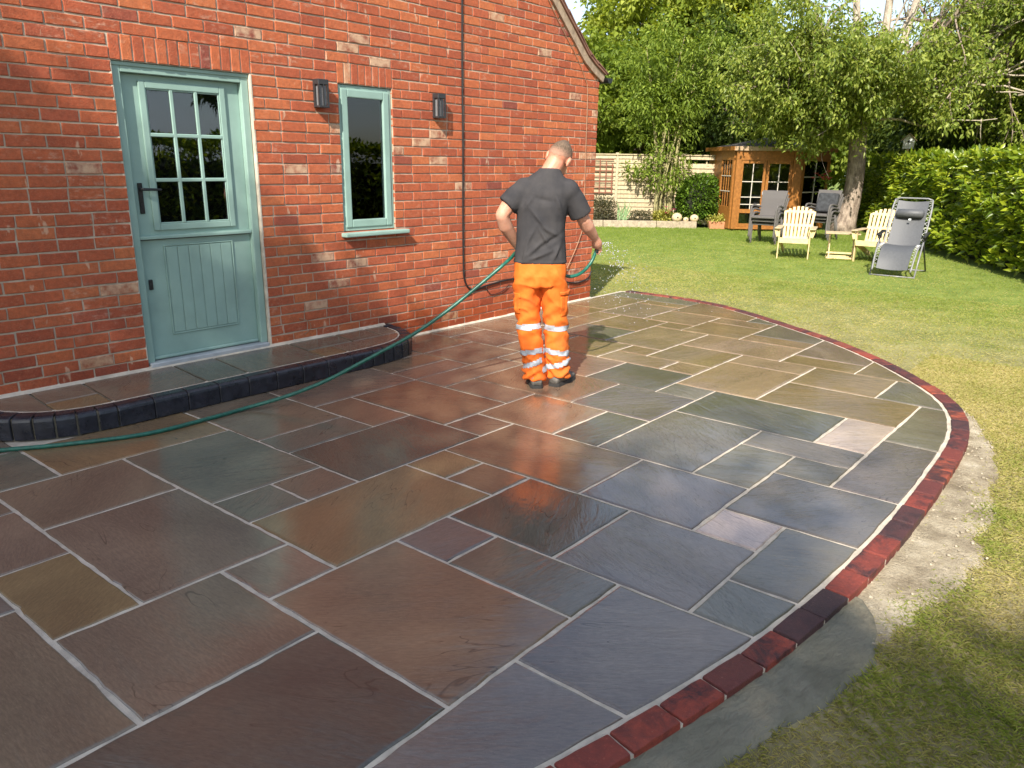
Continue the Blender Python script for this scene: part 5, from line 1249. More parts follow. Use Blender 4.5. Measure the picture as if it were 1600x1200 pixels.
for s in (-1, 1):
    mb = MB(); mb.tube(catmull([(-0.06, s * 0.285, 0.44), (-0.20, s * 0.285, 0.70), (-0.34, s * 0.285, 0.97), (-0.43, s * 0.27, 1.13)], 5), 0.0125, 8); mb.build('back_tube', STEEL, t, smooth=True)
    mb = MB(); mb.tube(catmull([(-0.06, s * 0.285, 0.44), (0.14, s * 0.285, 0.47), (0.36, s * 0.285, 0.43), (0.50, s * 0.28, 0.30), (0.62, s * 0.27, 0.10)], 5), 0.0125, 8); mb.build('seat_tube', STEEL, t, smooth=True)
    mb = MB(); mb.tube([(0.52, s * 0.315, 0.0), (0.10, s * 0.315, 0.60)], 0.0125, 8); mb.build('leg', STEEL, t, smooth=True)
    mb = MB(); mb.tube([(-0.52, s * 0.315, 0.0), (0.22, s * 0.315, 0.58)], 0.0125, 8); mb.build('leg', GREYM, t, smooth=True)
    mb = MB(); mb.box((0.04, s * 0.325, 0.625), (0.40, 0.055, 0.028), Matrix.Rotation(0.12, 3, 'Y')); mb.build('arm_rest', BLACK, t, bevel=0.01, seg=2)
    mb = MB(); mb.tube([(0.12, s * 0.295, 0.585), (0.12, s * 0.345, 0.585)], 0.045, 12); mb.build('locking_knob', BLACK, t, bevel=0.004)
    for prof, nm in ((back, 'lacing'), (leg_, 'lacing')):
        P = catmull([(x, 0, z) for x, z in prof], 7); pts = [(p.x, s * (0.232 if k % 2 else 0.282), p.z) for k, p in enumerate(P)]
        mb = MB(); mb.tube(pts, 0.0042, 5); mb.build(nm, LACE, t)
mb = MB(); mb.tube([(-0.43, -0.27, 1.13), (-0.44, -0.2, 1.155), (-0.44, 0.2, 1.155), (-0.43, 0.27, 1.13)], 0.0125, 8); mb.build('top_tube', STEEL, t, smooth=True)
for x in (0.52, -0.52): mb = MB(); mb.tube([(x, -0.315, 0.012), (x, 0.315, 0.012)], 0.0125, 8); mb.build('ground_tube', STEEL, t, smooth=True)
mb = MB(); mb.tube([(-0.265, -0.20, 0.925), (-0.265, -0.18, 0.925), (-0.265, 0.18, 0.925), (-0.265, 0.20, 0.925)], [0.03, 0.066, 0.066, 0.03], 14); mb.build('pillow', TEX, t, smooth=True)
mb = MB(); mb.box((-0.185, 0.02, 0.835), (0.008, 0.036, 0.024), Matrix.Rotation(-0.5, 3, 'Y')); mb.build('care_tag', WHITE, t)

# ---- small bird box glimpsed under the cherry crown
t = empty('bird_box', (22.35, 5.6, 0)); tag(t, 'small white bird box on a post behind the hedge under the cherry', 'bird box'); t.rotation_euler = (0, 0, facing((22.3, 5.6)))
mb = MB(); mb.box((0, 0, 1.0), (0.06, 0.06, 2.1)); mb.build('post', PINED, t)
mb = MB(); mb.add([(0.1, -0.13, 2.05), (0.1, 0.13, 2.05), (0.1, 0.13, 2.27), (0.1, 0, 2.40), (0.1, -0.13, 2.27), (-0.1, -0.13, 2.05), (-0.1, 0.13, 2.05), (-0.1, 0.13, 2.27), (-0.1, 0, 2.40), (-0.1, -0.13, 2.27)], [(0, 1, 2, 3, 4), (9, 8, 7, 6, 5), (0, 5, 6, 1), (1, 6, 7, 2), (0, 4, 9, 5)]); mb.build('box', WHITE, t)
mb = MB(); mb.bar((0, -0.19, 2.24), (0, 0.005, 2.43), 0.3, 0.02, (0, 1, 0)); mb.bar((0, 0.19, 2.24), (0, -0.005, 2.435), 0.3, 0.02, (0, 1, 0)); mb.build('roof', PINED, t)
mb = MB(); mb.tube([(0.101, 0, 2.22), (0.104, 0, 2.22)], 0.03, 12); mb.build('hole', DARKIN, t)

# ------------------------------------------------------------------ the man washing the patio
MB0 = Vector((4.213, 3.237, 0.0))
def mw(s, d, z): return tuple(ER * s + EF * d + Vector((0, 0, z)))
def ell(c, rs, rd, n=18, tilt=0.0, sup=2.3):
    o = []
    for k in range(n):
        a = 2 * math.pi * k / n; ca, sa = math.cos(a), math.sin(a)
        x = math.copysign(abs(ca) ** (2 / sup), ca) * rs; y = math.copysign(abs(sa) ** (2 / sup), sa) * rd
        o.append(mw(c[0] + x, c[1] + y, c[2] + tilt * x))
    return o
def chain(mb, pts, rad, n=12):
    """tapered limb with round ends"""
    P = [Vector(mw(*p)) for p in pts]
    mb.tube(P, rad, n)
    for p, r_ in ((P[0], rad[0]), (P[-1], rad[-1])): mb.sphere(p, r_ * 0.985, 2)
def remesh(mb, name, vox, smooth_it=4, fac=0.5):
    tmp = mb.build('tmp_' + name); tmp.data.materials.clear()
    m1 = tmp.modifiers.new('r', 'REMESH'); m1.mode = 'VOXEL'; m1.voxel_size = vox; m1.use_smooth_shade = True
    m2 = tmp.modifiers.new('s', 'SMOOTH'); m2.factor = fac; m2.iterations = smooth_it
    dg = bpy.context.evaluated_depsgraph_get(); me = bpy.data.meshes.new_from_object(tmp.evaluated_get(dg))
    old = tmp.data; bpy.data.objects.remove(tmp); bpy.data.meshes.remove(old)
    me.name = name; me.polygons.foreach_set('use_smooth', np.ones(len(me.polygons), bool)); return me
def co_no(me):
    n = len(me.vertices); c = np.empty(n * 3, np.float32); me.vertices.foreach_get('co', c)
    q = np.empty(n * 3, np.float32); me.vertices.foreach_get('normal', q); return c.reshape(-1, 3).astype(float), q.reshape(-1, 3).astype(float)
ERn, EFn = np.array(ER), np.array(EF)
def sdz(c): return c @ ERn, c @ EFn, c[:, 2]

man = empty('person', MB0); tag(man, 'person in charcoal t-shirt and orange hi-vis work trousers holding a hose nozzle', 'person')
# skin
SKIN = Mat('ruddy_skin'); _p = SKIN.obj(); _n = SKIN.noise(14, 4, 0.6, _p)
_c = SKIN.mix(SKIN.mr(_n, 0.35, 0.7), (0.50, 0.24, 0.155), (0.62, 0.33, 0.225))
_x = SKIN.n('SeparateXYZ'); SKIN.nt.links.new(_p, _x.inputs[0])
_c = SKIN.mix(SKIN.mr(_x.outputs['Z'], 1.42, 1.56, 0.0, 0.42), _c, (0.55, 0.17, 0.095))  # skin tone turns redder up the neck and head
SKIN.principled(_c, 0.5, SKIN.bump(SKIN.noise(160, 3, 0.6, _p), 0.15, 0.003), 0.4, 0.0, Subsurface_Weight=0.08); SKIN = SKIN.m
mb = MB()
HC = (0.030, 0.062, 1.598)
# head bent down and turned to the right
HR = Matrix.Rotation(R(-24), 3, 'Z') @ Matrix.Rotation(R(17), 3, 'Y') @ Matrix.Rotation(R(-32), 3, 'X')
def hd(x, y, z): q = HR @ Vector((x, y, z)); return (HC[0] + q.x, HC[1] + q.y, HC[2] + q.z)
MSD = Matrix((tuple(ER), tuple(EF), (0, 0, 1))).transposed()      # (s, d, z) to world axes
HROT = MSD @ HR
def hs_(p, r_, sc_=(1, 1, 1), sub=3): mb.sphere(mw(*hd(*p)), r_, sub, sc_, HROT)
hs_((0, -0.004, 0.030), 0.089, (0.86, 1.07, 0.98)); hs_((0, -0.030, 0.012), 0.078, (0.92, 0.95, 0.95)); hs_((0, 0.048, -0.022), 0.070, (0.90, 0.85, 1.1))
hs_((0, 0.050, -0.072), 0.052, (1.0, 0.95, 0.85), 2); hs_((0, 0.078, -0.098), 0.026, (1.1, 0.9, 0.9), 2); hs_((-0.03, 0.070, -0.045), 0.034, sub=2); hs_((0.03, 0.070, -0.045), 0.034, sub=2)
chain(mb, [hd(-0.045, 0.082, 0.016), hd(0.0, 0.096, 0.018), hd(0.045, 0.082, 0.016)], [0.012, 0.013, 0.012], 8)      # brow
chain(mb, [hd(0, 0.098, 0.004), hd(0, 0.118, -0.032), hd(0, 0.108, -0.042)], [0.009, 0.0145, 0.012], 8)              # nose
chain(mb, [hd(-0.02, 0.098, -0.066), hd(0.02, 0.098, -0.066)], [0.008, 0.008], 8)                                      # lips
for sx in (-1, 1):
    hs_((sx * 0.079, -0.004, -0.012), 0.033, (0.33, 0.72, 1.05), 2); hs_((sx * 0.086, -0.012, 0.002), 0.020, (0.4, 0.9, 1.2), 2)
chain(mb, [(-0.050, -0.005, 1.42), (-0.040, 0.008, 1.49), hd(0, -0.022, -0.045)], [0.076, 0.067, 0.064], 16)           # neck
# left arm, elbow out, hand in front of the belt on the hose
chain(mb, [(-0.215, 0.0, 1.375), (-0.30, -0.03, 1.30), (-0.352, -0.05, 1.222)], [0.05, 0.056, 0.047])
chain(mb, [(-0.352, -0.05, 1.222), (-0.328, 0.0, 1.145), (-0.27, 0.085, 1.045), (-0.235, 0.135, 0.985)], [0.047, 0.050, 0.038, 0.029])
chain(mb, [(-0.235, 0.135, 0.985), (-0.205, 0.175, 0.945)], [0.030, 0.036])
for k, (ds, dz, L_) in enumerate(((0.0, 0.03, 0.07), (0.0, 0.01, 0.078), (0.0, -0.012, 0.074), (0.0, -0.032, 0.06))):
    a = (-0.195, 0.185, 0.945 + dz); chain(mb, [a, (a[0] + L_ * 0.55, a[1] + 0.022, a[2] - 0.012), (a[0] + L_ * 0.72, a[1] - 0.012, a[2] - 0.02)], [0.0105, 0.0098, 0.0085], 8)
chain(mb, [(-0.222, 0.16, 0.965), (-0.185, 0.145, 0.975), (-0.155, 0.155, 0.965)], [0.013, 0.012, 0.010], 8)
# right arm, forearm forward holding the nozzle
chain(mb, [(0.108, 0.0, 1.37), (0.165, 0.03, 1.29), (0.213, 0.058, 1.195)], [0.05, 0.056, 0.046])
chain(mb, [(0.213, 0.058, 1.195), (0.245, 0.10, 1.145), (0.292, 0.165, 1.085), (0.316, 0.205, 1.052)], [0.047, 0.049, 0.036, 0.029])
chain(mb, [(0.316, 0.205, 1.052), (0.335, 0.235, 1.018), (0.342, 0.248, 1.000)], [0.029, 0.036, 0.033])
for k, (t_, L_) in enumerate(((0.022, 0.085), (0.004, 0.092), (-0.015, 0.088), (-0.033, 0.07))):
    a = (0.350, 0.262, 1.000 + t_ * 0.8); chain(mb, [a, (a[0] + 0.020, a[1] + 0.010, a[2] - L_ * 0.30), (a[0] + 0.004, a[1] + 0.004, a[2] - L_ * 0.55), (a[0] - 0.020, a[1] - 0.004, a[2] - L_ * 0.5)], [0.0112, 0.0105, 0.0098, 0.0088], 8)
chain(mb, [(0.322, 0.228, 1.022), (0.308, 0.258, 0.998), (0.314, 0.276, 0.978)], [0.014, 0.0125, 0.0105], 8)
mb.loft([ell((-0.07, 0.0, z), 0.115, 0.08, 14) for z in (0.88, 1.0, 1.2, 1.38)])      # hidden trunk keeps the body in one piece
chain(mb, [(-0.18, 0.0, 1.365), (0.07, 0.0, 1.36)], [0.05, 0.05])
body = link('body', remesh(mb, 'body', 0.0062, 3, 0.5), SKIN, man)

# hair, cropped at the sides and longer on top
HAIR = Mat('cropped_hair'); _p = HAIR.obj(); HAIR.principled(HAIR.mix(HAIR.math('ADD', HAIR.attr(), HAIR.mr(HAIR.noise(150, 3, 0.7, _p), 0.3, 0.7, -0.3, 0.3), True), (0.40, 0.22, 0.15), HAIR.mix(HAIR.mr(HAIR.noise(120, 3, 0.7, _p), 0.3, 0.7), (0.055, 0.036, 0.024), (0.19, 0.135, 0.090))), 0.8, HAIR.bump(HAIR.noise(260, 3, 0.6, _p), 0.8, 0.006), 0.3); HAIR = HAIR.m
mb = MB()
hs_((0, -0.004, 0.030), 0.0908, (0.862, 1.072, 0.985)); hs_((0, -0.030, 0.012), 0.0797, (0.922, 0.952, 0.952))
for i in range(90):
    x_ = rng.normal(0, 0.026); y_ = rng.uniform(-0.06, 0.075); z_ = 0.031 + 0.088 * math.sqrt(max(0.05, 1 - (x_ / 0.08) ** 2 - (y_ / 0.1) ** 2))
    chain(mb, [hd(x_, y_, z_ - 0.008), hd(x_ * 0.6 + rng.normal(0, 0.004), y_ + 0.018, z_ + rng.uniform(0.008, 0.022))], [0.0085, 0.0045], 6)
me = remesh(mb, 'hair', 0.0048, 1)
c, nn = co_no(me); s, d, z = sdz(c)
L3 = np.stack([s - HC[0], d - HC[1], z - HC[2]], 1) @ np.array(HR)           # back into head axes
cut = (L3[:, 2] < 0.026 + 0.004 * np.sin(L3[:, 0] * 160) + np.clip(L3[:, 1] - 0.02, 0, 1) * 0.55 - np.clip(-L3[:, 1] - 0.02, 0, 1) * 0.75)
_at = me.attributes.new('rnd', 'FLOAT', 'POINT'); _at.data.foreach_set('value', np.clip((L3[:, 2] - 0.02 - np.clip(-L3[:, 1], 0, 1) * -0.35) / 0.05, 0, 1).astype(np.float32))
bm = bmesh.new(); bm.from_mesh(me); bm.verts.ensure_lookup_table(); bmesh.ops.delete(bm, geom=[v for v in bm.verts if cut[v.index]], context='VERTS'); bm.to_mesh(me); bm.free()
link('hair', me, HAIR, man)
for sx in (-1, 1):
    mb = MB(); mb.sphere(mw(*hd(sx * 0.031, 0.086, -0.004)), 0.0125, 2); mb.build('eye', WHITE, body, smooth=True)
    mb = MB(); mb.sphere(mw(*hd(sx * 0.031, 0.0955, -0.005)), 0.005, 2); mb.build('iris', BLACK, body, smooth=True)

# t-shirt
mb = MB()
mb.loft([ell((-0.083, 0.005, 0.895), 0.186, 0.128), ell((-0.082, 0.0, 0.95), 0.182, 0.125), ell((-0.083, 0.0, 1.05), 0.171, 0.122), ell((-0.081, 0.0, 1.18), 0.168, 0.124), ell((-0.075, -0.004, 1.28), 0.176, 0.126), ell((-0.060, -0.004, 1.375), 0.186, 0.112), ell((-0.057, 0.0, 1.435), 0.168, 0.094), ell((-0.048, 0.003, 1.487), 0.112, 0.080), ell((-0.032, 0.010, 1.522), 0.076, 0.070), ell((-0.030, 0.013, 1.534), 0.073, 0.068)])
for a, b, c_ in (((-0.185, 0.0, 1.394), (-0.270, -0.02, 1.334), (-0.318, -0.032, 1.284)), ((0.078, 0.0, 1.392), (0.145, 0.022, 1.315), (0.195, 0.044, 1.222))):
    P = [Vector(mw(*p)) for p in (a, b, c_)]; mb.tube(P, [0.082, 0.079, 0.077], 16); mb.sphere(mw(a[0] - 0.012 * (1 if a[0] < 0 else -1), a[1], a[2] - 0.008), 0.086, 3)
me = remesh(mb, 't_shirt', 0.009, 5)
c, nn = co_no(me); s, d, z = sdz(c); rs = np.random.default_rng(3)
dis = np.zeros(len(c))
for (s0, z0, ang, L_, wd, amp) in ((-0.10, 1.20, -0.9, 0.16, 0.014, 0.006), (-0.03, 1.05, 0.6, 0.14, 0.014, -0.006), (-0.13, 1.00, 0.8, 0.12, 0.013, 0.006), (-0.02, 1.12, -0.5, 0.10, 0.012, 0.005), (-0.16, 1.08, 1.1, 0.13, 0.012, 0.005), (0.02, 0.98, 1.2, 0.10, 0.012, 0.006), (-0.07, 1.33, -0.2, 0.10, 0.014, -0.004), (-0.09, 0.96, 0.4, 0.15, 0.012, 0.006), (-0.19, 0.97, 1.3, 0.1, 0.011, 0.005), (0.03, 1.30, -1.2, 0.12, 0.012, 0.005), (-0.18, 1.30, 1.0, 0.1, 0.012, 0.005), (-0.06, 1.08, -1.0, 0.14, 0.012, 0.006)):
    u = (s - s0) * math.cos(ang) + (z - z0) * math.sin(ang); v = -(s - s0) * math.sin(ang) + (z - z0) * math.cos(ang)
    dis += 2.7 * amp * np.exp(-(v / wd) ** 2) * np.exp(-(u / L_) ** 2 * 3)
dis += np.array([0.0035 * mnoise.noise(Vector((a * 9, b * 9, e * 6))) + 0.0015 * mnoise.noise(Vector((a * 24, b * 24, e * 14))) for a, b, e in c])
dis += 0.003 * ((z < 0.918) & (z > 0.905))
me.vertices.foreach_set('co', (c + nn * dis[:, None]).astype(np.float32).ravel()); me.update()
SHIRT = Mat('charcoal_cotton'); _p = SHIRT.obj(); _n = SHIRT.noise(7, 4, 0.6, _p)
SHIRT.principled(SHIRT.mix(SHIRT.mr(_n, 0.3, 0.75), (0.034, 0.033, 0.036), (0.062, 0.058, 0.058)), 0.92, SHIRT.bump(SHIRT.noise(420, 2, 0.5, _p), 0.25, 0.002), 0.15); SHIRT = SHIRT.m
link('t_shirt', me, SHIRT, man)

# trousers
mb = MB()
mb.loft([ell((-0.083, 0.005, 0.965), 0.168, 0.108), ell((-0.083, 0.0, 0.90), 0.180, 0.122), ell((-0.083, -0.004, 0.82), 0.187, 0.135), ell((-0.080, -0.002, 0.745), 0.178, 0.125)])
def leg(pts): mb.loft([ell(p[:3], p[3], p[4], 16, 0, 2.0) for p in pts])
leg([(-0.172, 0.0, 0.84, 0.090, 0.115), (-0.170, 0.004, 0.74, 0.094, 0.110), (-0.165, 0.012, 0.62, 0.088, 0.100), (-0.158, 0.02, 0.50, 0.083, 0.092), (-0.146, 0.006, 0.40, 0.082, 0.090), (-0.128, -0.004, 0.28, 0.083, 0.090), (-0.108, -0.006, 0.16, 0.080, 0.090), (-0.098, 0.0, 0.085, 0.080, 0.095), (-0.096, 0.004, 0.055, 0.078, 0.098)])
leg([(0.006, 0.0, 0.84, 0.092, 0.115), (0.014, 0.006, 0.74, 0.096, 0.110), (0.026, 0.018, 0.62, 0.090, 0.100), (0.038, 0.038, 0.50, 0.086, 0.094), (0.046, 0.036, 0.40, 0.086, 0.092), (0.056, 0.034, 0.28, 0.086, 0.092), (0.064, 0.040, 0.16, 0.082, 0.092), (0.070, 0.046, 0.095, 0.080, 0.096), (0.072, 0.05, 0.065, 0.078, 0.098)])
mb.box(mw(0.103, 0.02, 0.63), (0.022, 0.10, 0.15), Matrix.Rotation(math.atan2(ER.y, ER.x), 3, 'Z')); mb.box(mw(-0.243, 0.015, 0.64), (0.020, 0.10, 0.14), Matrix.Rotation(math.atan2(ER.y, ER.x), 3, 'Z'))   # thigh pockets
me = remesh(mb, 'trousers', 0.009, 4)
c, nn = co_no(me); s, d, z = sdz(c)
dis = np.array([0.006 * mnoise.noise(Vector((a * 10, b * 10, e * 9 + 4))) + 0.003 * mnoise.noise(Vector((a * 22, b * 22, e * 26))) for a, b, e in c])
rid = np.array([max(0.0, 1 - abs(mnoise.noise(Vector((a * 4.5, b * 4.5, e * 13 + a * 6)))) * 3.2) ** 2 for a, b, e in c]); dis += 0.011 * rid * np.clip((0.60 - z) / 0.3, 0.2, 1)
rid2 = np.array([max(0.0, 1 - abs(mnoise.noise(Vector((a * 8 + e * 8, b * 6, e * 5 + 3)))) * 3.0) ** 2 for a, b, e in c]); dis += 0.009 * rid2 * np.clip((z - 0.4) / 0.2, 0, 1) * np.clip((0.93 - z) / 0.1, 0, 1)
# creases: compressed rings above the ankle, drags from seat to knee
dis += 0.009 * np.sin(z * 95 + 9 * s + 5 * np.sin(s * 22)) * np.clip((0.32 - z) / 0.2, 0, 1)
dis += 0.0075 * np.sin(z * 62 - 26 * s + 3 * np.sin(d * 20)) * np.exp(-((z - 0.47) / 0.12) ** 2)
dis += 0.008 * np.sin((z * 34 + np.abs(s + 0.08) * 48)) * np.exp(-((z - 0.74) / 0.10) ** 2)
me.vertices.foreach_set('co', (c + nn * dis[:, None]).astype(np.float32).ravel()); me.update()
HIVIS = Mat('hi_vis_orange'); _p = HIVIS.obj(); _n = HIVIS.noise(11, 5, 0.65, _p)
_c = HIVIS.mix(HIVIS.mr(_n, 0.35, 0.75), (0.66, 0.125, 0.014), (0.76, 0.175, 0.028))
_c = HIVIS.mix(HIVIS.mr(HIVIS.noise(4.5, 5, 0.65, HIVIS.mapping(_p, loc=(2, 1, 0))), 0.50, 0.72, 0, 0.6), _c, (0.30, 0.085, 0.03))
HIVIS.principled(_c, 0.8, HIVIS.bump(HIVIS.noise(300, 2, 0.5, _p), 0.2, 0.002), 0.2); HIVIS = HIVIS.m
trou = link('trousers', me, HIVIS, man)
# reflective bands follow the cloth
REFL = simple('reflective_tape', (0.34, 0.37, 0.41), 0.4, 0.2, 60)
me.update(); c, nn = co_no(me); s, d, z = sdz(c)
fv = np.empty(len(me.loops), np.int32); me.loops.foreach_get('vertex_index', fv)
quads = [tuple(p.vertices) for p in me.polygons]
def band(test):
    keep = [q for q in quads if all(test[i] for i in q)]
    used = sorted(set(i for q in keep for i in q)); mp_ = {i: k for k, i in enumerate(used)}
    V = [tuple(c[i] + nn[i] * 0.0035) for i in used]
    o = pyd('reflective_band', V, [tuple(mp_[i] for i in q) for q in keep], REFL, trou, True)
def patch(name, test, off, m):
    keep = [q for q in quads if all(test[i] for i in q)]
    used = sorted(set(i for q in keep for i in q)); mp_ = {i: k for k, i in enumerate(used)}
    o = pyd(name, [tuple(c[i] + nn[i] * off) for i in used], [tuple(mp_[i] for i in q) for q in keep], m, trou, True)
    so_ = o.modifiers.new('thick', 'SOLIDIFY'); so_.thickness = 0.006; so_.offset = -1
patch('thigh_pocket', (s > 0.062) & (z > 0.52) & (z < 0.675) & (d < 0.10), 0.004, HIVIS); patch('pocket_flap', (s > 0.056) & (z > 0.672) & (z < 0.715) & (d < 0.105), 0.007, HIVIS)
patch('thigh_pocket', (s < -0.215) & (z > 0.54) & (z < 0.69) & (d < 0.10), 0.004, HIVIS)
left = s < -0.055
for sel, sl, zz in ((left, 0.05, 0.452), (~left, -0.06, 0.438), (left, 0.16, 0.275), (~left, -0.14, 0.262), (left, 0.42, 0.182), (~left, 0.30, 0.168)):
    cs = -0.135 if sel is left else 0.055; line = zz + sl * (s - cs); band(sel & (np.abs(z - line) < 0.024))

# work boots
BOOT = simple('muddy_boot', (0.13, 0.12, 0.105), 0.8, 0.4, 25, 0.5, 60); SOLE = simple('boot_sole', (0.03, 0.028, 0.026), 0.9, 0.2)
for (s0, d0, yaw) in ((-0.094, 0.0, -0.10), (0.075, 0.045, 0.55)):
    mb = MB(); dr = np.array([math.sin(yaw), math.cos(yaw)]); sd = np.array([math.cos(yaw), -math.sin(yaw)])
    def bp(l, w_, z): q = dr * l + sd * w_; return mw(s0 + q[0], d0 + q[1], z)
    prof = [(-0.085, 0.030, 0.085), (-0.07, 0.042, 0.125), (-0.02, 0.046, 0.13), (0.05, 0.047, 0.10), (0.12, 0.052, 0.075), (0.18, 0.046, 0.062), (0.205, 0.026, 0.045)]
    rings = [[bp(l, w_ * math.cos(a), 0.022 + (h_ - 0.022) * (0.5 + 0.5 * math.sin(a)) if math.sin(a) > -0.4 else 0.024) for a in np.linspace(0, 2 * math.pi, 14, endpoint=False)] for l, w_, h_ in prof]
    mb.loft(rings); bt = mb.build('boot', BOOT, man, smooth=True)
    mb = MB(); out_ = [bp(l, w_ * 1.06, 0) for l, w_, _ in prof] + [bp(l, -w_ * 1.06, 0) for l, w_, _ in reversed(prof)]
    mb.loft([[(x, y, 0.0015) for x, y, _ in out_], [(x, y, 0.028) for x, y, _ in out_]]); mb.build('sole', SOLE, bt)

# ---- hose and nozzle
HOSE = Mat('green_hose'); _p = HOSE.obj(); HOSE.principled(HOSE.mix(HOSE.mr(HOSE.noise(40, 2, 0.5, _p), 0.4, 0.6), (0.008, 0.085, 0.058), (0.014, 0.125, 0.085)), 0.35, None, 0.5); HOSE = HOSE.m
def mg(s, d, z): return tuple(MB0 + Vector(mw(s, d, z)))
hp_ = [(0.35, 5.0, 0.013), (0.75, 4.85, 0.013), (1.121, 4.635, 0.013), (1.388, 4.478, 0.013), (1.781, 4.315, 0.013), (2.178, 4.31, 0.013), (2.40, 4.315, 0.017), (2.573, 4.222, 0.057), (2.727, 4.128, 0.108), (2.893, 4.028, 0.181), (3.188, 3.849, 0.345), (3.376, 3.736, 0.454), (3.567, 3.62, 0.597), (3.76, 3.503, 0.764), (3.93, 3.40, 0.92), mg(-0.24, 0.16, 0.955), mg(-0.14, 0.205, 0.945), mg(-0.02, 0.205, 0.86), mg(0.10, 0.16, 0.79), mg(0.175, 0.165, 0.785), mg(0.245, 0.215, 0.815), mg(0.300, 0.25, 0.875), mg(0.326, 0.262, 0.935), mg(0.336, 0.264, 0.965)]
mb = MB(); mb.tube(catmull(hp_, 10), 0.0125, 10); hose = tag(mb.build('garden_hose', HOSE, smooth=True), 'long green garden hose trailing from the step up to the person', 'hose')
nz = empty('spray_nozzle', mg(0.338, 0.262, 0.985)); tag(nz, 'black spray nozzle gripped in the right hand of the person', 'nozzle')
mb = MB(); mb.tube([(0, 0, -0.045), (0, 0, 0.02)], 0.0155, 12); mb.build('grip', BLACK, nz, bevel=0.002)
mb = MB(); mb.tube([Vector((0, 0, 0.02)), Vector(mw(-0.012, 0.02, 0.045)), Vector(mw(-0.006, 0.085, 0.030))], [0.0155, 0.021, 0.017], 12); mb.build('barrel', BLACK, nz, smooth=True)
mb = MB(); e0 = Vector(mw(-0.006, 0.085, 0.030)); e1 = Vector(mw(-0.004, 0.112, 0.022)); mb.tube([e0, e1], [0.022, 0.026], 14); mb.build('spray_head', BLACK, nz, bevel=0.002)
# thrown water: separate drops along the arc
WATER = Mat('water_drop'); WATER.principled((0.9, 0.95, 1.0), 0.05, None, 0.6, 0.0, Transmission_Weight=0.6); WATER = WATER.m
V = []; F = []
bm = bmesh.new(); bmesh.ops.create_icosphere(bm, subdivisions=1, radius=1.0); sv = [np.array(v.co) for v in bm.verts]; sf = [tuple(v.index for v in f.verts) for f in bm.faces]; bm.free()
o0 = np.array(mg(0.334, 0.374, 1.007)); tgt = np.array([6.75, 4.12, 0.0])
for i in range(300):
    u = rng.random() ** 0.8; e = tgt + np.array([rng.normal(0, 0.28), rng.normal(0, 0.22), 0])
    p = o0 * (1 - u) + e * u; p[2] = o0[2] * (1 - u ** 1.7) + rng.normal(0, 0.02) * u
    if p[2] < 0.01: p[2] = 0.01 + abs(rng.normal(0, 0.05))
    r_ = rng.uniform(0.002, 0.0055); dv = (e - o0); dv /= np.linalg.norm(dv); b = len(V)
    for q in sv: V.append(p + q * r_ + dv * (q @ dv) * r_ * 1.5)
    F += [tuple(k + b for k in f) for f in sf]
tag(pyd('water_spray', V, F, WATER, smooth=True), 'fine drops of water flying from the hose nozzle', 'water', kind='stuff')

# ------------------------------------------------------------------ grass
G_GRASS = mat_leaf('grass_blades', [(0.0, (0.19, 0.275, 0.042)), (0.3, (0.27, 0.34, 0.065)), (0.5, (0.37, 0.39, 0.11)), (0.72, (0.50, 0.45, 0.18)), (1.0, (0.64, 0.55, 0.31))], 0.6, 0.5, 0.2)
OC = offset_curve(OUTW + 0.005); OCa = np.array([(p.x, p.y) for p in OC]); SOA = np.array([v.co[:2] for v in so.data.vertices]).reshape(-1, 11, 2); HAA = np.array([v.co[:2] for v in ha.data.vertices]).reshape(-1, 9, 2)
def inpoly(P, poly):
    x, y = P[:, 0], P[:, 1]; c_ = np.zeros(len(P), bool); n = len(poly)
    for i in range(n):
        x0, y0 = poly[i]; x1, y1 = poly[i - 1]
        t_ = ((y0 > y) != (y1 > y)); 
        with np.errstate(divide='ignore', invalid='ignore'): xi = (x1 - x0) * (y - y0) / (y1 - y0) + x0
        c_ ^= t_ & (x < xi)
    return c_
def edge_poly(A): return np.concatenate([A[:, 0], A[::-1, -1]])
PATIO_P = np.array(pat_poly)
def grass_pts(n, xr, yr):
    return np.stack([rng.uniform(*xr, n), rng.uniform(*yr, n)], 1)
def nz2(P, f, k=0.0): return np.array([mnoise.noise(Vector((x * f, y * f, k))) for x, y in P])
chunks = []
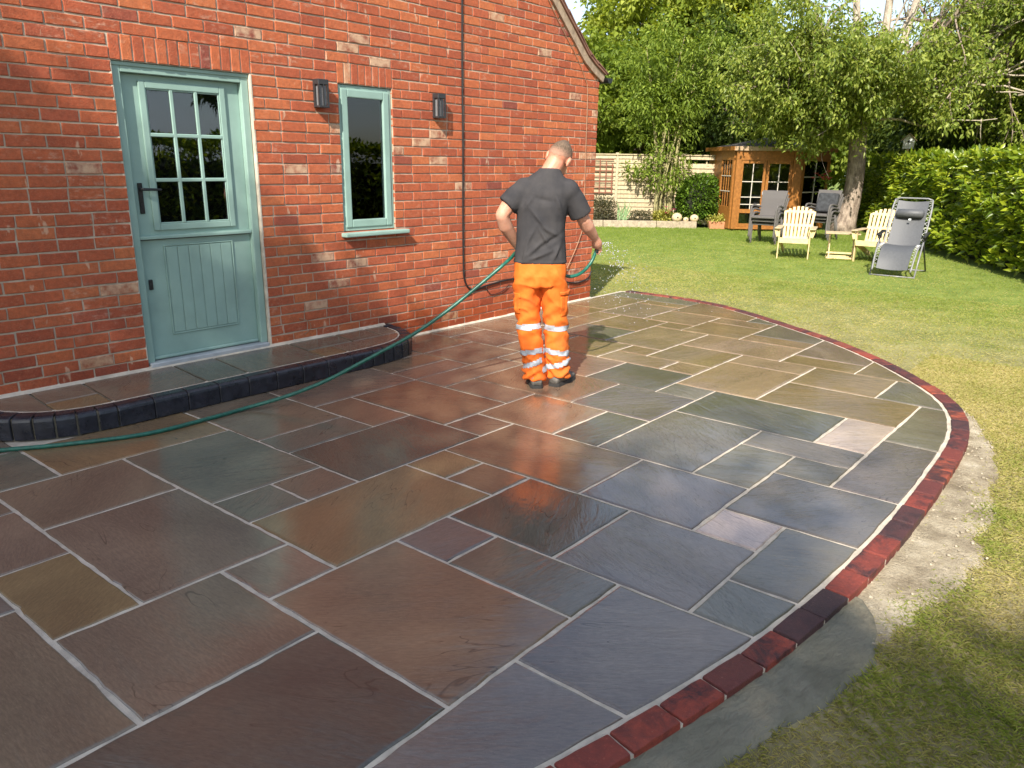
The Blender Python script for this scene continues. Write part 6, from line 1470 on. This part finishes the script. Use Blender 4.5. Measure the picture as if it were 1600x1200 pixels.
# near corner, then the middle of the lawn, then the far lawn; blades per area fall with distance
for (n, xr, yr, lo, hi) in ((330000, (1.2, 7.5), (-0.9, 1.4), 0, 1), (90000, (5.2, 11.0), (-1.4, 7.2), 0, 1), (95000, (9.0, 20.5), (-1.0, 13.5), 0, 1)):
    P = grass_pts(n, xr, yr)
    d = np.hypot(P[:, 0], P[:, 1])
    keep = ~inpoly(P, PATIO_P)
    # visible wedge plus a margin
    s_ = P @ ERn[:2]; f_ = P @ EFn[:2]; keep &= (s_ < 0.86 * f_ + 0.6) & (s_ > -0.1 * f_ - 0.5)
    keep &= ~((P[:, 0] < CX + 0.1) & (P[:, 1] > WY - 0.02))
    q = (P - np.array([F0.x, F0.y])) @ np.array([fn.x, fn.y]); keep &= q > 1.2
    # hedge side
    hpts = np.array([(p.x, p.y) for p in HP])
    P = P[keep]
    hy = np.interp(P[:, 0], hpts[::-1, 0], hpts[::-1, 1]); P = P[P[:, 1] > hy + 0.05]
    rag = nz2(P, 6.0, 2.0) * 0.07 + nz2(P, 17.0, 5.0) * 0.05 + rng.normal(0, 0.018, len(P))
    Pq = P + np.stack([rag, rag], 1)
    bare = inpoly(Pq, edge_poly(SOA)); hb = inpoly(Pq, edge_poly(HAA))
    tuft = nz2(P, 2.8, 9.0)
    def across(A, M):                                   # 0 at the bricks, 1 at the grass side
        v = np.zeros(len(P)); idx = np.nonzero(M)[0]; fl = A.reshape(-1, 2); nc_ = A.shape[1]
        for a0 in range(0, len(idx), 2000):
            ii = idx[a0:a0 + 2000]; k = np.argmin(((P[ii, None, :] - fl[None]) ** 2).sum(-1), 1); v[ii] = (k % nc_) / (nc_ - 1)
        return v
    va = across(SOA, bare); vh = across(HAA, hb)
    keep = (~hb & ~bare) | (bare & ~hb & (rng.random(len(P)) < np.clip((va - 0.35) / 0.65, 0, 1) ** 1.3 * (0.55 + 1.2 * np.clip(tuft, -0.3, 0.6)))) | (hb & (rng.random(len(P)) < np.clip((vh - 0.84) / 0.16, 0, 1) * 0.7))
    P = P[keep]; d = np.hypot(P[:, 0], P[:, 1])
    chunks.append(P)
P = np.concatenate(chunks); d = np.hypot(P[:, 0], P[:, 1]); N = len(P)
# mown lawn is thin in places
big = nz2(P, 0.55, 1.0); sm = nz2(P, 3.1, 4.0)
dist_edge = np.min(np.stack([np.hypot(P[:, 0] - a, P[:, 1] - b) for a, b in OCa[::4]]), 0)
dry = np.clip(0.86 - 0.075 * np.clip(dist_edge, 0, 12) + 0.30 * big + 0.22 * sm, 0.0, 1.0)
dry = np.where(P[:, 0] < 4.2, np.clip(0.72 + 0.50 * sm + 0.3 * big, 0, 1), dry)
thin = rng.random(N) < np.clip(0.35 * dry + 0.25 * sm, 0, 0.6)
P = P[~thin]; d = d[~thin]; dry = dry[~thin]; N = len(P)
hgt = (0.020 + 0.022 * rng.random(N)) * (1 + 0.05 * np.clip(d - 6, 0, 9)) * (1.15 - 0.35 * dry)
wid = 0.0026 * (1 + 0.16 * np.clip(d - 2, 0, 20))
az = rng.random(N) * 2 * math.pi; lean = rng.uniform(0.3, 1.3, N) * (0.7 + 1.1 * dry)
D = np.stack([np.cos(az) * lean, np.sin(az) * lean, np.ones(N)], 1)
Nn = np.stack([np.cos(az + 1.0), np.sin(az + 1.0), 0.4 * np.ones(N)], 1)
P3 = np.concatenate([P, np.full((N, 1), LAWN_Z)], 1)
rn = np.clip(dry * 0.85 + rng.normal(0, 0.13, N), 0, 1)
V, T, rr = leaves(P3, D, Nn, hgt * 1.15, wid, 0.15, rn, 0.25)
tag(link('grass', fastmesh('grass', V, T, rr), G_GRASS), 'mown grass blades, straw coloured near the patio edge', 'grass', kind='stuff')
# stones and crumbs of mortar on the bare soil
V = []; F = []
rs = np.random.default_rng(11)
for i in range(1100):
    k = int(rs.integers(len(SOA) - 1)); u = rs.random(); v = rs.random() * 0.98; j = min(9, int(v * 10))
    p = SOA[k, j] * (1 - u) + SOA[k + 1, j + 1] * u; r_ = 0.0018 + 0.007 * rs.random() ** 4; b = len(V)
    for q in sv: V.append((p[0] + q[0] * r_ * rs.uniform(0.7, 1.4), p[1] + q[1] * r_ * rs.uniform(0.7, 1.4), -0.034 + q[2] * r_ * 0.7))
    F += [tuple(a + b for a in f) for f in sf]
tag(pyd('gravel', V, F, simple('pale_grit', (0.34, 0.29, 0.21), 0.9, 0.4, 30)), 'scattered grit on the bare soil strip', 'gravel', kind='stuff')
